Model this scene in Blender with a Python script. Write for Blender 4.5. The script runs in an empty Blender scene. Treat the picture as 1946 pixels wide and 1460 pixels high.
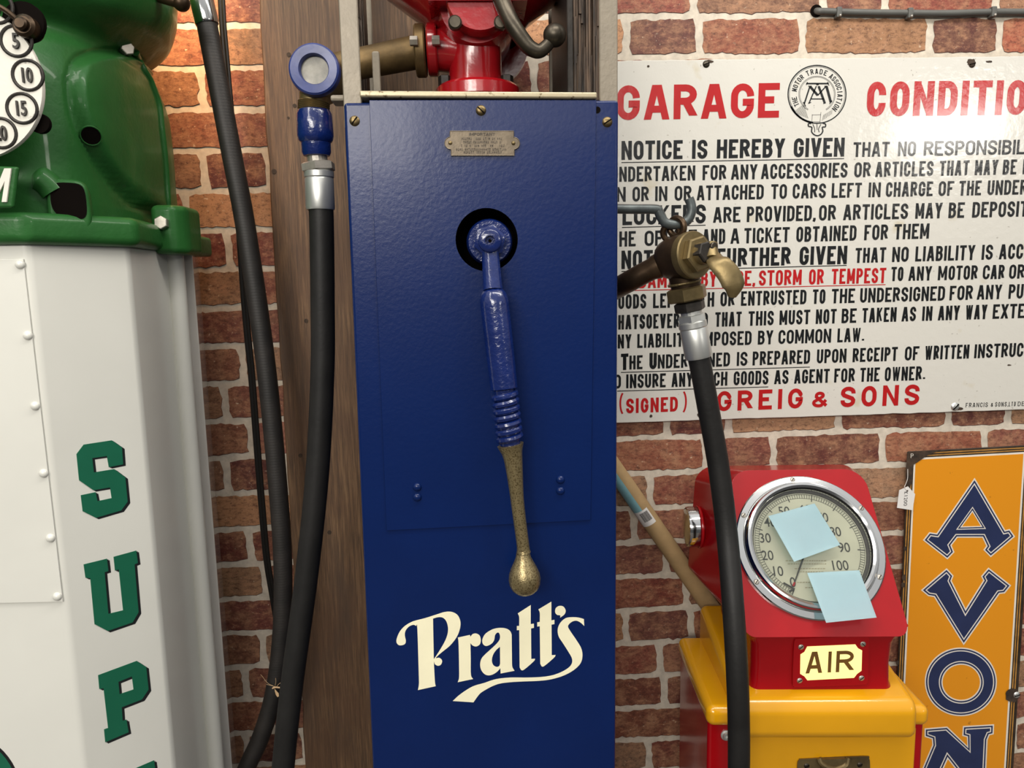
import bpy, bmesh, math, random
import numpy as np
from mathutils import Vector, Matrix
random.seed(7)
sc = bpy.context.scene
COL = sc.collection
PI = math.pi

# ------------------------------------------------------------------ camera
FOC = 1400.0                                  # focal length in pixels of the 1946 px wide frame
CAM = np.array([0.0, -1.308, 1.45])
_y, _p, _r = math.radians(-2.708), math.radians(90 - 7.8), math.radians(-1.17)
ROT = (Matrix.Rotation(_y, 3, 'Z') @ Matrix.Rotation(_p, 3, 'X') @ Matrix.Rotation(_r, 3, 'Z'))
cd = bpy.data.cameras.new('camera'); cam = bpy.data.objects.new('camera', cd); COL.objects.link(cam)
cam.matrix_world = Matrix.Translation(CAM) @ ROT.to_4x4()
cd.sensor_width = 36; cd.lens = FOC / 1946 * 36; cd.clip_start = .02
sc.camera = cam

# ------------------------------------------------------------------ light
sc.view_settings.view_transform = 'Standard'; sc.view_settings.look = 'None'
sc.view_settings.gamma = 1; sc.view_settings.use_curve_mapping = False
sc.view_settings.exposure = 0.34
w = bpy.data.worlds.new('shop_light'); sc.world = w; w.use_nodes = True
bg = w.node_tree.nodes['Background']
wt = w.node_tree; wtc = wt.nodes.new('ShaderNodeTexCoord'); wsp = wt.nodes.new('ShaderNodeSeparateXYZ'); wr = wt.nodes.new('ShaderNodeValToRGB')
wt.links.new(wtc.outputs['Generated'], wsp.inputs[0]); wt.links.new(wsp.outputs['Z'], wr.inputs[0]); wt.links.new(wr.outputs[0], bg.inputs[0])
for el_, (p_, v_) in zip([wr.color_ramp.elements[0], wr.color_ramp.elements[1], wr.color_ramp.elements.new(.5)], [(0.0, (.10, .10, .10)), (.55, (.80, .79, .77)), (.16, (.42, .42, .42))]):
    el_.position = p_; el_.color = (*v_, 1)
bg.inputs[1].default_value = .80                # bright shop ceiling, dim lower shop

def area(name, loc, target, sx, sy, power, col=(1, .95, .87)):
    l = bpy.data.lights.new(name, 'AREA'); l.shape = 'RECTANGLE'; l.size = sx; l.size_y = sy
    l.energy = power; l.color = col
    o = bpy.data.objects.new(name, l); COL.objects.link(o); o.location = loc
    d = Vector(target) - Vector(loc); o.rotation_euler = d.to_track_quat('-Z', 'Y').to_euler()
    return o
area('ceiling_tube_right', (.55, -.8, 2.6), (.45, -.25, .9), 1.5, .16, 13)
area('ceiling_tube_left', (-.75, -1.15, 2.6), (-.45, -.35, .9), .16, 1.2, 7)
area('shop_light_right', (3.2, -3.7, 2.42), (.6, 0, 1.4), .6, .22, 9)
area('shop_light_left', (-1.5, -3.3, 2.7), (-.2, -.3, 1.2), 1.1, .25, 12)
area('front_fill_light', (-1.15, -4.3, 2.5), (-.3, -.3, 1.1), 1.6, .6, 52)  # added frontal fill from behind the camera, brightens the white pump
area('shop_light_back', (.1, -4.6, 2.7), (0, -.3, 1.2), 1.8, .5, 9)
sl = bpy.data.lights.new('warm_spot', 'SPOT'); sl.energy = 17; sl.color = (1, .55, .24); sl.spot_size = 1.5; sl.spot_blend = .9
sl.shadow_soft_size = .06
so = bpy.data.objects.new('warm_spot', sl); COL.objects.link(so); so.location = (-.43, -.13, 2.10)
so.rotation_euler = (Vector((-.54, 0, 1.74)) - so.location).to_track_quat('-Z', 'Y').to_euler()

# ------------------------------------------------------------------ unprojection
def ray(px, py):
    return np.array(ROT @ Vector(((px - 973) / FOC, -(py - 730) / FOC, -1)))
def U(px, py, Y=0.0):
    d = ray(px, py); return Vector(CAM + d * ((Y - CAM[1]) / d[1]))
def UX(px, py, X):
    d = ray(px, py); return Vector(CAM + d * ((X - CAM[0]) / d[0]))
def UZ(px, py, Z):
    d = ray(px, py); return Vector(CAM + d * ((Z - CAM[2]) / d[2]))
def UP(px, py, pt, n):
    d = ray(px, py); n = np.array(n); return Vector(CAM + d * (np.dot(np.array(pt) - CAM, n) / np.dot(d, n)))
def pxm(Y):                                    # pixels per metre at depth Y (about)
    return FOC / (Y - CAM[1])

# ------------------------------------------------------------------ materials
def s2l(c):
    return tuple((v / 255 / 12.92 if v / 255 <= .04045 else ((v / 255 + .055) / 1.055) ** 2.4) for v in c)
class NT:
    def __init__(s, name):
        s.m = bpy.data.materials.new(name); s.m.use_nodes = True; s.t = s.m.node_tree
        s.b = s.t.nodes['Principled BSDF']; s.out = s.t.nodes['Material Output']
    def n(s, typ, **kw):
        nd = s.t.nodes.new(typ)
        for k, v in kw.items():
            if k[0] == '_': setattr(nd, k[1:], v)
            else:
                nd.inputs[int(k[1:]) if k[0] == 'i' and k[1:].isdigit() else k].default_value = v
        return nd
    def l(s, a, b): s.t.links.new(a, b)
    def coord(s, kind='Object', scale=(1, 1, 1)):
        tc = s.n('ShaderNodeTexCoord'); mp = s.n('ShaderNodeMapping'); mp.inputs['Scale'].default_value = scale
        s.l(tc.outputs[kind], mp.inputs[0]); return mp.outputs[0]
    def noise(s, vec, scale, detail=4, rough=.6):
        nd = s.n('ShaderNodeTexNoise'); nd.inputs['Scale'].default_value = scale
        nd.inputs['Detail'].default_value = detail; nd.inputs['Roughness'].default_value = rough
        s.l(vec, nd.inputs['Vector']); return nd.outputs['Fac']
    def ramp(s, fac, stops):
        r = s.n('ShaderNodeValToRGB'); e = r.color_ramp.elements
        while len(e) < len(stops): e.new(.5)
        for el, (p, c) in zip(e, stops): el.position = p; el.color = (*c, 1)
        s.l(fac, r.inputs[0]); return r.outputs[0]
    def mix(s, fac, a, b, mode='MIX'):
        m = s.n('ShaderNodeMix', _data_type='RGBA', _blend_type=mode)
        for v, i in ((fac, 0), (a, 6), (b, 7)):
            if hasattr(v, 'links') or hasattr(v, 'is_linked'): s.l(v, m.inputs[i])
            else: m.inputs[i].default_value = v if i == 0 else (*v, 1)
        return m.outputs[2]
    def bump(s, h, strength, dist=.001):
        b = s.n('ShaderNodeBump'); b.inputs['Strength'].default_value = strength; b.inputs['Distance'].default_value = dist
        s.l(h, b.inputs['Height']); s.l(b.outputs[0], s.b.inputs['Normal'])
    def set(s, rough=.5, metal=0, coat=0, spec=.5):
        s.b.inputs['Roughness'].default_value = rough; s.b.inputs['Metallic'].default_value = metal
        s.b.inputs['Coat Weight'].default_value = coat; s.b.inputs['Coat Roughness'].default_value = .08
        s.b.inputs['Specular IOR Level'].default_value = spec
def mat(name, rgb, rough=.5, metal=0, var=.08, scale=30, bump=0, bscale=200, bdist=.001, coat=0, spec=.5, stretch=(1, 1, 1), detail=4):
    t = NT(name); v = t.coord(scale=stretch); c = s2l(rgb)
    f = t.noise(v, scale, detail)
    lo = tuple(max(0, x * (1 - var * 1.6)) for x in c); hi = tuple(min(1, x * (1 + var * 1.6)) for x in c)
    t.l(t.ramp(f, [(.3, lo), (.7, hi)]), t.b.inputs['Base Color'])
    t.set(rough, metal, coat, spec)
    if bump: t.bump(t.noise(v, bscale, 2), bump, bdist)
    return t.m
def specks(name, base, spot, scale, thr, rough, metal, bump=.2, coat=0):
    t = NT(name); v = t.coord()
    f = t.noise(v, scale, 3, .55)
    t.l(t.ramp(f, [(thr - .05, s2l(spot)), (thr + .04, s2l(base))]), t.b.inputs['Base Color'])
    t.set(rough, metal, coat); t.bump(f, bump, .001); return t.m

M = {}
M['blue'] = mat('blue_gloss_paint', (4, 29, 80), .27, 0, .05, 6, .25, 170, .0007, coat=.05, spec=.3)
M['blue_cast'] = mat('blue_paint_over_iron', (14, 32, 88), .2, 0, .12, 30, .5, 150, .0015, coat=.5)
M['cream'] = mat('cream_vinyl', (247, 240, 205), .5, 0, .02)
M['white'] = mat('white_gloss_paint', (218, 217, 208), .28, 0, .02, 5, .12, 60, .0008, coat=.2)
M['green'] = mat('green_gloss_paint', (40, 92, 42), .4, 0, .10, 12, .3, 130, .0014, coat=.14, spec=.2)
M['green_letter'] = mat('green_letter_paint', (22, 96, 70), .35, 0, .03)
M['black_letter'] = mat('black_letter_paint', (28, 30, 32), .3, 0, .05)
M['dark'] = mat('painted_recess_shade', (14, 10, 8), .9, spec=.05)  # near-black colour paints the shade inside holes, recesses and slots
M['darkiron'] = mat('dark_iron', (70, 64, 54), .38, .7, .2, 40, .2, 120)
M['blackiron'] = mat('blackened_iron', (48, 44, 40), .5, .4, .25, 60, .4, 150)
M['bluedgrey'] = mat('blued_grey_steel', (84, 90, 90), .42, .5, .2, 50, .3, 120)
M['red'] = mat('red_gloss_paint', (158, 10, 18), .2, 0, .06, 10, .12, 70, .001, coat=.22, spec=.35)
M['redcast'] = mat('red_paint_over_cast_iron', (150, 16, 24), .2, 0, .08, 20, .22, 110, .0012, coat=.4)
M['yellow'] = mat('yellow_gloss_paint', (222, 158, 16), .18, 0, .03, 8, .08, 60, .0008, coat=.45)
M['chrome'] = mat('chrome_plate', (205, 205, 203), .1, 1, .03, 12, .05, 40)
M['zinc'] = mat('zinc_plated_steel', (206, 207, 203), .36, .8, .08, 40, .1, 90, stretch=(1, 1, .2))
M['steel'] = mat('dull_steel', (176, 170, 160), .42, .75, .12, 60, .2, 120)
M['brass'] = mat('aged_brass', (122, 106, 72), .42, .7, .22, 26, .3, 120)
M['brassdark'] = mat('dark_brown_brass', (74, 58, 42), .4, .75, .35, 20, .2, 90)  # brass in a darker, browner, uneven tone
M['brassscrew'] = mat('old_brass_screw', (118, 102, 72), .42, 1, .2, 80, .2)
M['knob'] = specks('pitted_brass', (158, 142, 104), (112, 96, 66), 520, .45, .32, .75, .3)
M['plate'] = mat('pewter_plate', (106, 95, 80), .42, .6, .15, 60, .2, 200)
M['plateink'] = mat('dark_engraving', (62, 54, 46), .6)
M['rail'] = specks('worn_brass_rail', (176, 164, 136), (92, 74, 46), 140, .36, .4, .5)
M['hammer'] = mat('silver_hammer_paint', (134, 125, 110), .45, .2, .05, 40, .4, 150, .0014)
M['hose'] = mat('black_rubber', (30, 29, 28), .5, 0, .15, 20, .25, 160, spec=.3)
M['cable'] = mat('black_pvc', (24, 22, 20), .35)
M['greycable'] = mat('grey_pvc', (88, 88, 84), .5, 0, .04)
def enamel_mat():
    t = NT('white_enamel'); v = t.coord(); st = t.noise(v, 16, 3, .5); sp = t.noise(v, 140, 2, .5)
    c = t.mix(t.ramp(st, [(.66, (0, 0, 0)), (.74, (.45, .45, .45))]), s2l((212, 209, 200)), s2l((190, 174, 134)))
    c = t.mix(t.ramp(sp, [(.73, (0, 0, 0)), (.77, (.5, .5, .5))]), c, s2l((110, 100, 84)))
    t.l(c, t.b.inputs['Base Color']); t.set(.16, 0, .5); t.bump(t.noise(v, 75, 2), .30, .0016); return t.m
M['enamel'] = enamel_mat()
M['ink'] = mat('black_enamel', (22, 24, 25), .2, 0, .05, 10, .25, 75, .0016, coat=.35)
M['redink'] = mat('red_enamel', (176, 26, 28), .2, 0, .05, 10, .25, 75, .0016, coat=.4)
M['rust'] = mat('rust', (58, 44, 32), .8, 0, .4, 60, .5)
M['orange'] = specks('orange_enamel', (226, 146, 24), (150, 92, 22), 60, .26, .3, 0, .05, coat=.3)
M['navy'] = mat('navy_enamel', (38, 48, 84), .28, 0, .08, 20, coat=.3)
M['offwhite'] = mat('offwhite_enamel', (226, 220, 208), .3, 0, .04, coat=.3)
M['gold'] = mat('ochre_enamel_line', (178, 128, 60), .4, 0, .2, 60)
M['brown'] = mat('dark_brown_enamel', (52, 42, 32), .4, 0, .35, 40, .3, 80)
M['card'] = mat('brown_cardboard', (168, 140, 98), .75, 0, .06, 50)
M['sticker'] = mat('pale_blue_sticker', (130, 178, 186), .5)
M['paper'] = mat('white_paper', (226, 224, 220), .6, 0, .02)
M['note'] = mat('pale_blue_paper', (196, 224, 231), .7, 0, .02, 12)
M['dial'] = mat('aged_dial_paper', (188, 186, 168), .6, 0, .06, 12)
M['dialink'] = mat('dial_ink', (46, 46, 42), .6)
M['casewhite'] = specks('white_painted_relief', (222, 218, 206), (120, 114, 104), 60, .28, .55, 0, .5)
M['fly'] = mat('pale_insect', (196, 164, 124), .6)
M['amber'] = mat('dull_lens', (150, 122, 78), .15, 0, .1, coat=.5)
M['fibre'] = mat('split_dark_wood', (72, 56, 42), .65, 0, .65, 160, .9, 200, .002, stretch=(1, 1, .1), detail=7)
M['floor'] = mat('grey_concrete', (78, 74, 70), .7, 0, .12, 8, .2, 60)

def hose_mat():
    t = NT('ribbed_black_rubber'); v = t.coord()
    wv = t.n('ShaderNodeTexWave', _wave_type='BANDS', _bands_direction='Z'); wv.inputs['Scale'].default_value = 70
    wv.inputs['Distortion'].default_value = .6; t.l(v, wv.inputs[0])
    f = t.noise(v, 30)
    t.l(t.ramp(f, [(.3, s2l((26, 24, 22))), (.75, s2l((42, 38, 35)))]), t.b.inputs['Base Color'])
    t.set(.55); t.bump(wv.outputs['Fac'], .12, .0005); return t.m
M['ribhose'] = hose_mat()

def wood_mat():
    t = NT('brown_stained_timber'); v = t.coord(scale=(1, 1, .045)); v2 = t.coord()
    g = t.noise(v, 210, 8, .7); big = t.noise(v2, 5, 4); st = t.noise(t.coord(scale=(1, 1, .22)), 13, 5); fine = t.noise(t.coord(scale=(1, 1, .03)), 620, 3, .6)
    c = t.ramp(g, [(.30, s2l((70, 52, 38))), (.5, s2l((104, 78, 54))), (.72, s2l((136, 106, 76)))])
    c = t.mix(t.ramp(fine, [(.34, (.75, .75, .75)), (.5, (0, 0, 0))]), c, s2l((62, 46, 34)))
    c = t.mix(t.ramp(big, [(.46, (0, 0, 0)), (.64, (.55, .55, .55))]), c, s2l((88, 62, 44)))
    c2 = t.mix(t.ramp(st, [(.55, (0, 0, 0)), (.68, (.7, .7, .7))]), c, s2l((74, 58, 46)))
    t.l(c2, t.b.inputs['Base Color']); t.set(.6); t.bump(g, .5, .0025); return t.m
M['wood'] = wood_mat()

def brick_mat():
    t = NT('brick_face'); v = t.coord()
    at = t.n('ShaderNodeAttribute', _attribute_name='brick'); base = at.outputs['Color']
    n1 = t.noise(v, 26, 6, .65); n2 = t.noise(v, 130, 4, .7); n3 = t.noise(t.coord(scale=(1, 1, 2.6)), 48, 5, .7)
    n4 = t.noise(t.coord(scale=(1, 1, 1.8)), 75, 8, .78); n5 = t.noise(v, 320, 3, .7)
    c = t.mix(t.ramp(n1, [(.42, (0, 0, 0)), (.66, (.7, .7, .7))]), base, s2l((176, 132, 100)))
    c = t.mix(t.ramp(n4, [(.34, (.85, .85, .85)), (.5, (0, 0, 0))]), c, s2l((78, 46, 38)))
    c = t.mix(t.ramp(n4, [(.52, (0, 0, 0)), (.68, (.75, .75, .75))]), c, s2l((188, 138, 104)))
    c = t.mix(t.ramp(n3, [(.28, (.7, .7, .7)), (.42, (0, 0, 0))]), c, s2l((66, 40, 36)))
    c = t.mix(t.ramp(n2, [(.63, (0, 0, 0)), (.72, (.8, .8, .8))]), c, s2l((218, 196, 168)))
    c = t.mix(t.ramp(n5, [(.30, (.55, .55, .55)), (.42, (0, 0, 0))]), c, s2l((60, 38, 34)))
    t.l(c, t.b.inputs['Base Color']); t.set(.55, spec=.3); t.bump(n4, .3, .002); return t.m
M['brick'] = brick_mat()
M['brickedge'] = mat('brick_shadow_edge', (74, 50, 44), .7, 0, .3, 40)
M['mortar'] = mat('mortar', (204, 193, 176), .7, 0, .13, 60, .25, 120, .001, detail=7)

def glass_mat():
    t = NT('clear_glass'); tr = t.n('ShaderNodeBsdfTransparent'); gl = t.n('ShaderNodeBsdfGlossy'); gl.inputs['Roughness'].default_value = .02
    fr = t.n('ShaderNodeFresnel'); fr.inputs['IOR'].default_value = 1.45; mx = t.n('ShaderNodeMixShader')
    tr.inputs[0].default_value = (.96, .97, .95, 1)
    t.l(fr.outputs[0], mx.inputs[0]); t.l(tr.outputs[0], mx.inputs[1]); t.l(gl.outputs[0], mx.inputs[2]); t.l(mx.outputs[0], t.out.inputs[0]); return t.m
M['glass'] = glass_mat()
def lamp_mat():
    t = NT('backlit_glass'); e = t.n('ShaderNodeEmission'); e.inputs[0].default_value = (1, .80, .26, 1); e.inputs[1].default_value = 1.35
    t.l(e.outputs[0], t.out.inputs[0]); return t.m
M['lamp'] = lamp_mat()
M['airink'] = mat('brown_letter_paint', (112, 76, 28), .5)
M['sightglass'] = mat('clouded_sight_glass', (138, 134, 122), .4, 0, .25, 60, coat=.05)
M['lid_amber'] = M['amber']

# ------------------------------------------------------------------ objects
def thing(name, label, cat, loc=(0, 0, 0), group=None):
    o = bpy.data.objects.new(name, None); COL.objects.link(o); o.location = loc; o.empty_display_size = .05
    o['label'] = label; o['category'] = cat
    if group: o['group'] = group
    return o
def origin(p):
    v = Vector((0, 0, 0))
    while p is not None: v = v + p.location; p = p.parent
    return v
def obj(name, bm, mats, parent=None, label=None, smooth=True, kind=None, ang=35):
    bmesh.ops.recalc_face_normals(bm, faces=bm.faces)
    me = bpy.data.meshes.new(name); o0 = origin(parent)
    if o0.length: bmesh.ops.translate(bm, verts=bm.verts, vec=-o0)
    bm.to_mesh(me); bm.free()
    for m in (mats if isinstance(mats, (list, tuple)) else [mats]): me.materials.append(m)
    if smooth:
        me.shade_smooth()
        me.set_sharp_from_angle(angle=math.radians(ang))
    o = bpy.data.objects.new(name, me); COL.objects.link(o)
    if BEV[0] and smooth: o.modifiers.new('weighted_normal', 'WEIGHTED_NORMAL').keep_sharp = True
    BEV[0] = False
    if parent is not None: o.parent = parent
    if label: o['label'] = label
    if kind: o['kind'] = kind
    return o
def tag(o, label, cat, group=None):
    o['label'] = label; o['category'] = cat
    if group: o['group'] = group
    return o
def B(): return bmesh.new()
def quad(bm, pts, mi=0):
    f = bm.faces.new([bm.verts.new(p) for p in pts]); f.material_index = mi; return f
def hexa(bm, lo, hi, mi=0):                    # two matching polygons joined into a closed solid
    a = [bm.verts.new(p) for p in lo]; b = [bm.verts.new(p) for p in hi]; n = len(a)
    fs = [bm.faces.new(a[::-1]), bm.faces.new(b)]
    for i in range(n): fs.append(bm.faces.new((a[i], a[(i + 1) % n], b[(i + 1) % n], b[i])))
    for f in fs: f.material_index = mi
    return fs
def prism(bm, pts, vec, mi=0):
    vec = Vector(vec); return hexa(bm, pts, [Vector(p) + vec for p in pts], mi)
def box(bm, x0, x1, y0, y1, z0, z1, mi=0):
    return prism(bm, [(x0, y0, z0), (x1, y0, z0), (x1, y1, z0), (x0, y1, z0)], (0, 0, z1 - z0), mi)
BEV = [False]
def bevel(bm, w, seg=3, faces=None, ang=30):
    BEV[0] = True
    bmesh.ops.recalc_face_normals(bm, faces=bm.faces)
    es = [e for e in bm.edges if len(e.link_faces) == 2 and e.calc_face_angle(0) > math.radians(ang)]
    bmesh.ops.bevel(bm, geom=es, offset=w, segments=seg, profile=.5, affect='EDGES', clamp_overlap=True)
def frame(axis):
    z = Vector(axis).normalized(); x = Vector((0, 0, 1)).cross(z)
    if x.length < 1e-4: x = Vector((1, 0, 0))
    x.normalize(); return x, z.cross(x), z
def lathe(bm, prof, org, axis, seg=32, mi=0, phase=0, xy=None):
    x, y, z = frame(axis) if xy is None else (*xy, Vector(axis).normalized())
    org = Vector(org); rings = []
    for r, h in prof:
        if r < 1e-6: rings.append([bm.verts.new(org + z * h)])
        else: rings.append([bm.verts.new(org + z * h + (x * math.cos(a) + y * math.sin(a)) * r) for a in [phase + 2 * PI * i / seg for i in range(seg)]])
    for a, b in zip(rings, rings[1:]):
        for i in range(seg):
            j = (i + 1) % seg
            if len(a) == 1 and len(b) == 1: continue
            if len(a) == 1: f = bm.faces.new((a[0], b[j], b[i]))
            elif len(b) == 1: f = bm.faces.new((a[i], a[j], b[0]))
            else: f = bm.faces.new((a[i], a[j], b[j], b[i]))
            f.material_index = mi
def cyl(bm, r, h0, h1, org, axis, seg=32, mi=0, ch=0):
    lathe(bm, [(0, h0), (r - ch, h0), (r, h0 + ch), (r, h1 - ch), (r - ch, h1), (0, h1)] if ch else [(0, h0), (r, h0), (r, h1), (0, h1)], org, axis, seg, mi)
def hexnut(bm, r, h0, h1, org, axis, ch=.1, mi=0, phase=0):
    c = r * ch
    lathe(bm, [(0, h0), (r - c, h0), (r, h0 + c * .6), (r, h1 - c * .6), (r - c, h1), (0, h1)], org, axis, 6, mi, phase)
def ball(bm, r, org, seg=24, mi=0, axis=(0, 0, 1), a0=-90, a1=90):
    n = 14
    lathe(bm, [(max(0, r * math.cos(math.radians(a0 + (a1 - a0) * i / n))), r * math.sin(math.radians(a0 + (a1 - a0) * i / n))) for i in range(n + 1)], org, axis, seg, mi)
def cr(pts, n=8):                              # Catmull-Rom through points
    pts = [Vector(p) for p in pts]; P = [pts[0] * 2 - pts[1]] + pts + [pts[-1] * 2 - pts[-2]]; out = []
    for i in range(1, len(P) - 2):
        a, b, c, d = P[i - 1:i + 3]
        for k in range(n):
            t = k / n
            out.append(.5 * ((2 * b) + (c - a) * t + (2 * a - 5 * b + 4 * c - d) * t * t + (3 * b - a - 3 * c + d) * t ** 3))
    out.append(pts[-1]); return out
def tube(bm, pts, rad, seg=16, mi=0, caps=True):
    pts = [Vector(p) for p in pts]; n = len(pts); rr = rad if isinstance(rad, (list, tuple)) else [rad] * n
    tan = [(pts[min(i + 1, n - 1)] - pts[max(i - 1, 0)]).normalized() for i in range(n)]
    x, _, _ = frame(tan[0]); rings = []
    for i in range(n):
        x = (x - tan[i] * x.dot(tan[i])).normalized(); y = tan[i].cross(x)
        rings.append([bm.verts.new(pts[i] + (x * math.cos(2 * PI * k / seg) + y * math.sin(2 * PI * k / seg)) * rr[i]) for k in range(seg)])
    for a, b in zip(rings, rings[1:]):
        for k in range(seg):
            f = bm.faces.new((a[k], a[(k + 1) % seg], b[(k + 1) % seg], b[k])); f.material_index = mi
    if caps:
        bm.faces.new(rings[0][::-1]).material_index = mi; bm.faces.new(rings[-1]).material_index = mi
def torus(bm, R, r, org, axis, seg=32, s2=10, mi=0):
    lathe(bm, [(R + r * math.cos(2 * PI * i / s2), r * math.sin(2 * PI * i / s2)) for i in range(s2 + 1)], org, axis, seg, mi)
def fill2d(loops, ext=0.0, bev=0.0):           # flat outline with holes -> mesh (points, faces)
    c = bpy.data.curves.new('tmp', 'CURVE'); c.dimensions = '2D'; c.fill_mode = 'BOTH'; c.extrude = ext; c.bevel_depth = bev; c.bevel_resolution = 3
    for lp in loops:
        s = c.splines.new('POLY'); s.points.add(len(lp) - 1); s.use_cyclic_u = True
        for p, q in zip(s.points, lp): p.co = (q[0], q[1], 0, 1)
    return curve_mesh(c)
def curve_mesh(c):
    o = bpy.data.objects.new('tmp', c); COL.objects.link(o)
    me = bpy.data.meshes.new_from_object(o.evaluated_get(bpy.context.evaluated_depsgraph_get()))
    V = [v.co.copy() for v in me.vertices]; F = [list(p.vertices) for p in me.polygons]
    bpy.data.objects.remove(o); bpy.data.curves.remove(c); bpy.data.meshes.remove(me); return V, F
def add_mesh(bm, V, F, fn, mi=0):
    vs = [bm.verts.new(fn(v)) for v in V]
    for f in F:
        try: bm.faces.new([vs[i] for i in f]).material_index = mi
        except ValueError: pass
def inset(poly, d):
    a = sum(poly[i][0] * poly[(i + 1) % len(poly)][1] - poly[(i + 1) % len(poly)][0] * poly[i][1] for i in range(len(poly)))
    sg = 1 if a > 0 else -1; out = []; n = len(poly)
    for i in range(n):
        p0, p1, p2 = [Vector(poly[(i + k) % n]) for k in (-1, 0, 1)]
        e1 = (p1 - p0).normalized(); e2 = (p2 - p1).normalized()
        n1 = Vector((-e1.y, e1.x)) * sg; n2 = Vector((-e2.y, e2.x)) * sg
        m = n1 + n2; k = max(.35, m.dot(n1)); out.append(tuple(p1 + m * (d / k)))
    return out

# painted outlines traced as real shapes lying on a plane: loops are in picture coordinates, plane by (point, normal)
def painted(bm, loops, pt, n, thick=.0004, mi=0, lift=0.0):
    n = Vector(n).normalized(); p0 = Vector(pt) + n * lift
    V, F = fill2d([[(x, -y) for x, y in lp] for lp in loops])
    front = [bm.verts.new(UP(v.x, -v.y, p0 + n * thick, n)) for v in V]
    for f in F:
        try: bm.faces.new([front[i] for i in f]).material_index = mi
        except ValueError: pass
    for lp in loops:                           # thin edge all round
        a = [UP(x, y, p0 + n * thick, n) for x, y in lp]; k = len(a)
        va = [bm.verts.new(p) for p in a]; vb = [bm.verts.new(p - n * thick) for p in a]
        for i in range(k):
            bm.faces.new((va[i], va[(i + 1) % k], vb[(i + 1) % k], vb[i])).material_index = mi

# ------------------------------------------------------------------ block lettering built from strokes
def arc(cx, cy, rx, ry, a0, a1, n=7):
    return [(cx + rx * math.cos(math.radians(a0 + (a1 - a0) * i / n)), cy + ry * math.sin(math.radians(a0 + (a1 - a0) * i / n))) for i in range(n + 1)]
def glyph(c, q=.26):
    s = lambda *p: ('s', list(p), False); d = lambda a, b: ('d', a, b)
    top = arc(.5, 1 - q, .5, q, 0, 180, 12); bot = arc(.5, q, .5, q, 180, 360, 12)
    if c == 'O': return .52, [('s', top + bot, True)]
    if c == 'C': return .50, [('s', [(1, .64)] + top + bot + [(1, .36)], False)]
    if c == 'G': return .52, [('s', [(1, .66)] + top + bot + [(1, .45), (.52, .45)], False)]
    if c == 'U': return .50, [('s', [(0, 1)] + bot + [(1, 1)], False)]
    if c == 'J': return .45, [('s', [(0, .3)] + bot + [(1, 1)], False)]
    if c == 'S':
        k = .24
        return .50, [('s', [(1, .70)] + arc(.5, 1 - k, .5, k, 0, 180, 10) + [(0, .70), (.12, .60), (.88, .40), (1, .30)] + arc(.5, k, .5, k, 0, -180, 10) + [(0, .30)], False)]
    if c == 'D': return .52, [('s', [(0, 0), (0, 1), (.45, 1)] + arc(.45, 1 - q, .55, q, 90, 0, 6) + arc(.45, q, .55, q, 0, -90, 6), True)]
    if c == 'B': return .52, [s((0, 0), (0, 1)), ('s', [(0, 1), (.5, 1)] + arc(.5, .78, .44, .22, 90, -90, 8) + [(0, .56)], False), ('s', [(0, .56), (.5, .56)] + arc(.5, .28, .5, .28, 90, -90, 8) + [(0, 0)], False)]
    if c == 'P': return .50, [s((0, 0), (0, 1)), ('s', [(0, 1), (.5, 1)] + arc(.5, .74, .5, .26, 90, -90, 10) + [(0, .48)], False)]
    if c == 'R': return .53, [s((0, 0), (0, 1)), ('s', [(0, 1), (.5, 1)] + arc(.5, .76, .48, .24, 90, -90, 10) + [(0, .52)], False), d((.42, .50), (1, 0))]
    if c == 'E': return .46, [s((1, 1), (0, 1), (0, 0), (1, 0)), s((0, .52), (.88, .52))]
    if c == 'F': return .45, [s((1, 1), (0, 1), (0, 0)), s((0, .5), (.86, .5))]
    if c == 'H': return .54, [s((0, 0), (0, 1)), s((1, 0), (1, 1)), s((0, .52), (1, .52))]
    if c == 'I': return 0, [s((.5, 0), (.5, 1))]
    if c == 'L': return .44, [s((0, 1), (0, 0), (1, 0))]
    if c == 'T': return .50, [s((0, 1), (1, 1)), s((.5, .96), (.5, 0))]
    if c == 'A': return .60, [d((0, 0), (.44, 1)), d((1, 0), (.56, 1)), s((.17, .25), (.83, .25))]
    if c == 'K': return .55, [s((0, 0), (0, 1)), d((.02, .36), (1, 1)), d((.36, .60), (1, 0))]
    if c == 'M': return .70, [s((0, 0), (0, 1)), s((1, 0), (1, 1)), d((.5, .12), (.04, 1)), d((.5, .12), (.96, 1))]
    if c == 'N': return .56, [s((0, 0), (0, 1)), s((1, 0), (1, 1)), d((1, 0), (0, 1))]
    if c == 'V': return .58, [d((.48, 0), (0, 1)), d((.52, 0), (1, 1))]
    if c == 'W': return .86, [d((.24, 0), (0, 1)), d((.27, 0), (.5, 1)), d((.73, 0), (.5, 1)), d((.76, 0), (1, 1))]
    if c == 'X': return .56, [d((0, 0), (1, 1)), d((1, 0), (0, 1))]
    if c == 'Y': return .56, [d((.5, .42), (0, 1)), d((.5, .42), (1, 1)), s((.5, 0), (.5, .5))]
    if c == '&': return .62, [('s', [(1.05, 0), (.2, .72)] + arc(.48, .82, .28, .18, 190, -60, 10) + [(.1, .38)] + arc(.42, .24, .42, .24, 150, 300, 8) + [(1.0, .46)], False)]
    if c == ',': return 0, [s((.5, .13), (.5, -.02), (.2, -.16))]
    if c == '.': return 0, [s((.5, 0), (.5, .14))]
    if c == '(': return .22, [('s', arc(1, .5, 1, .72, 118, 242, 10), False)]
    if c == ')': return .22, [('s', arc(0, .5, 1, .72, 62, -62, 10), False)]
    return .3, []
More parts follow.
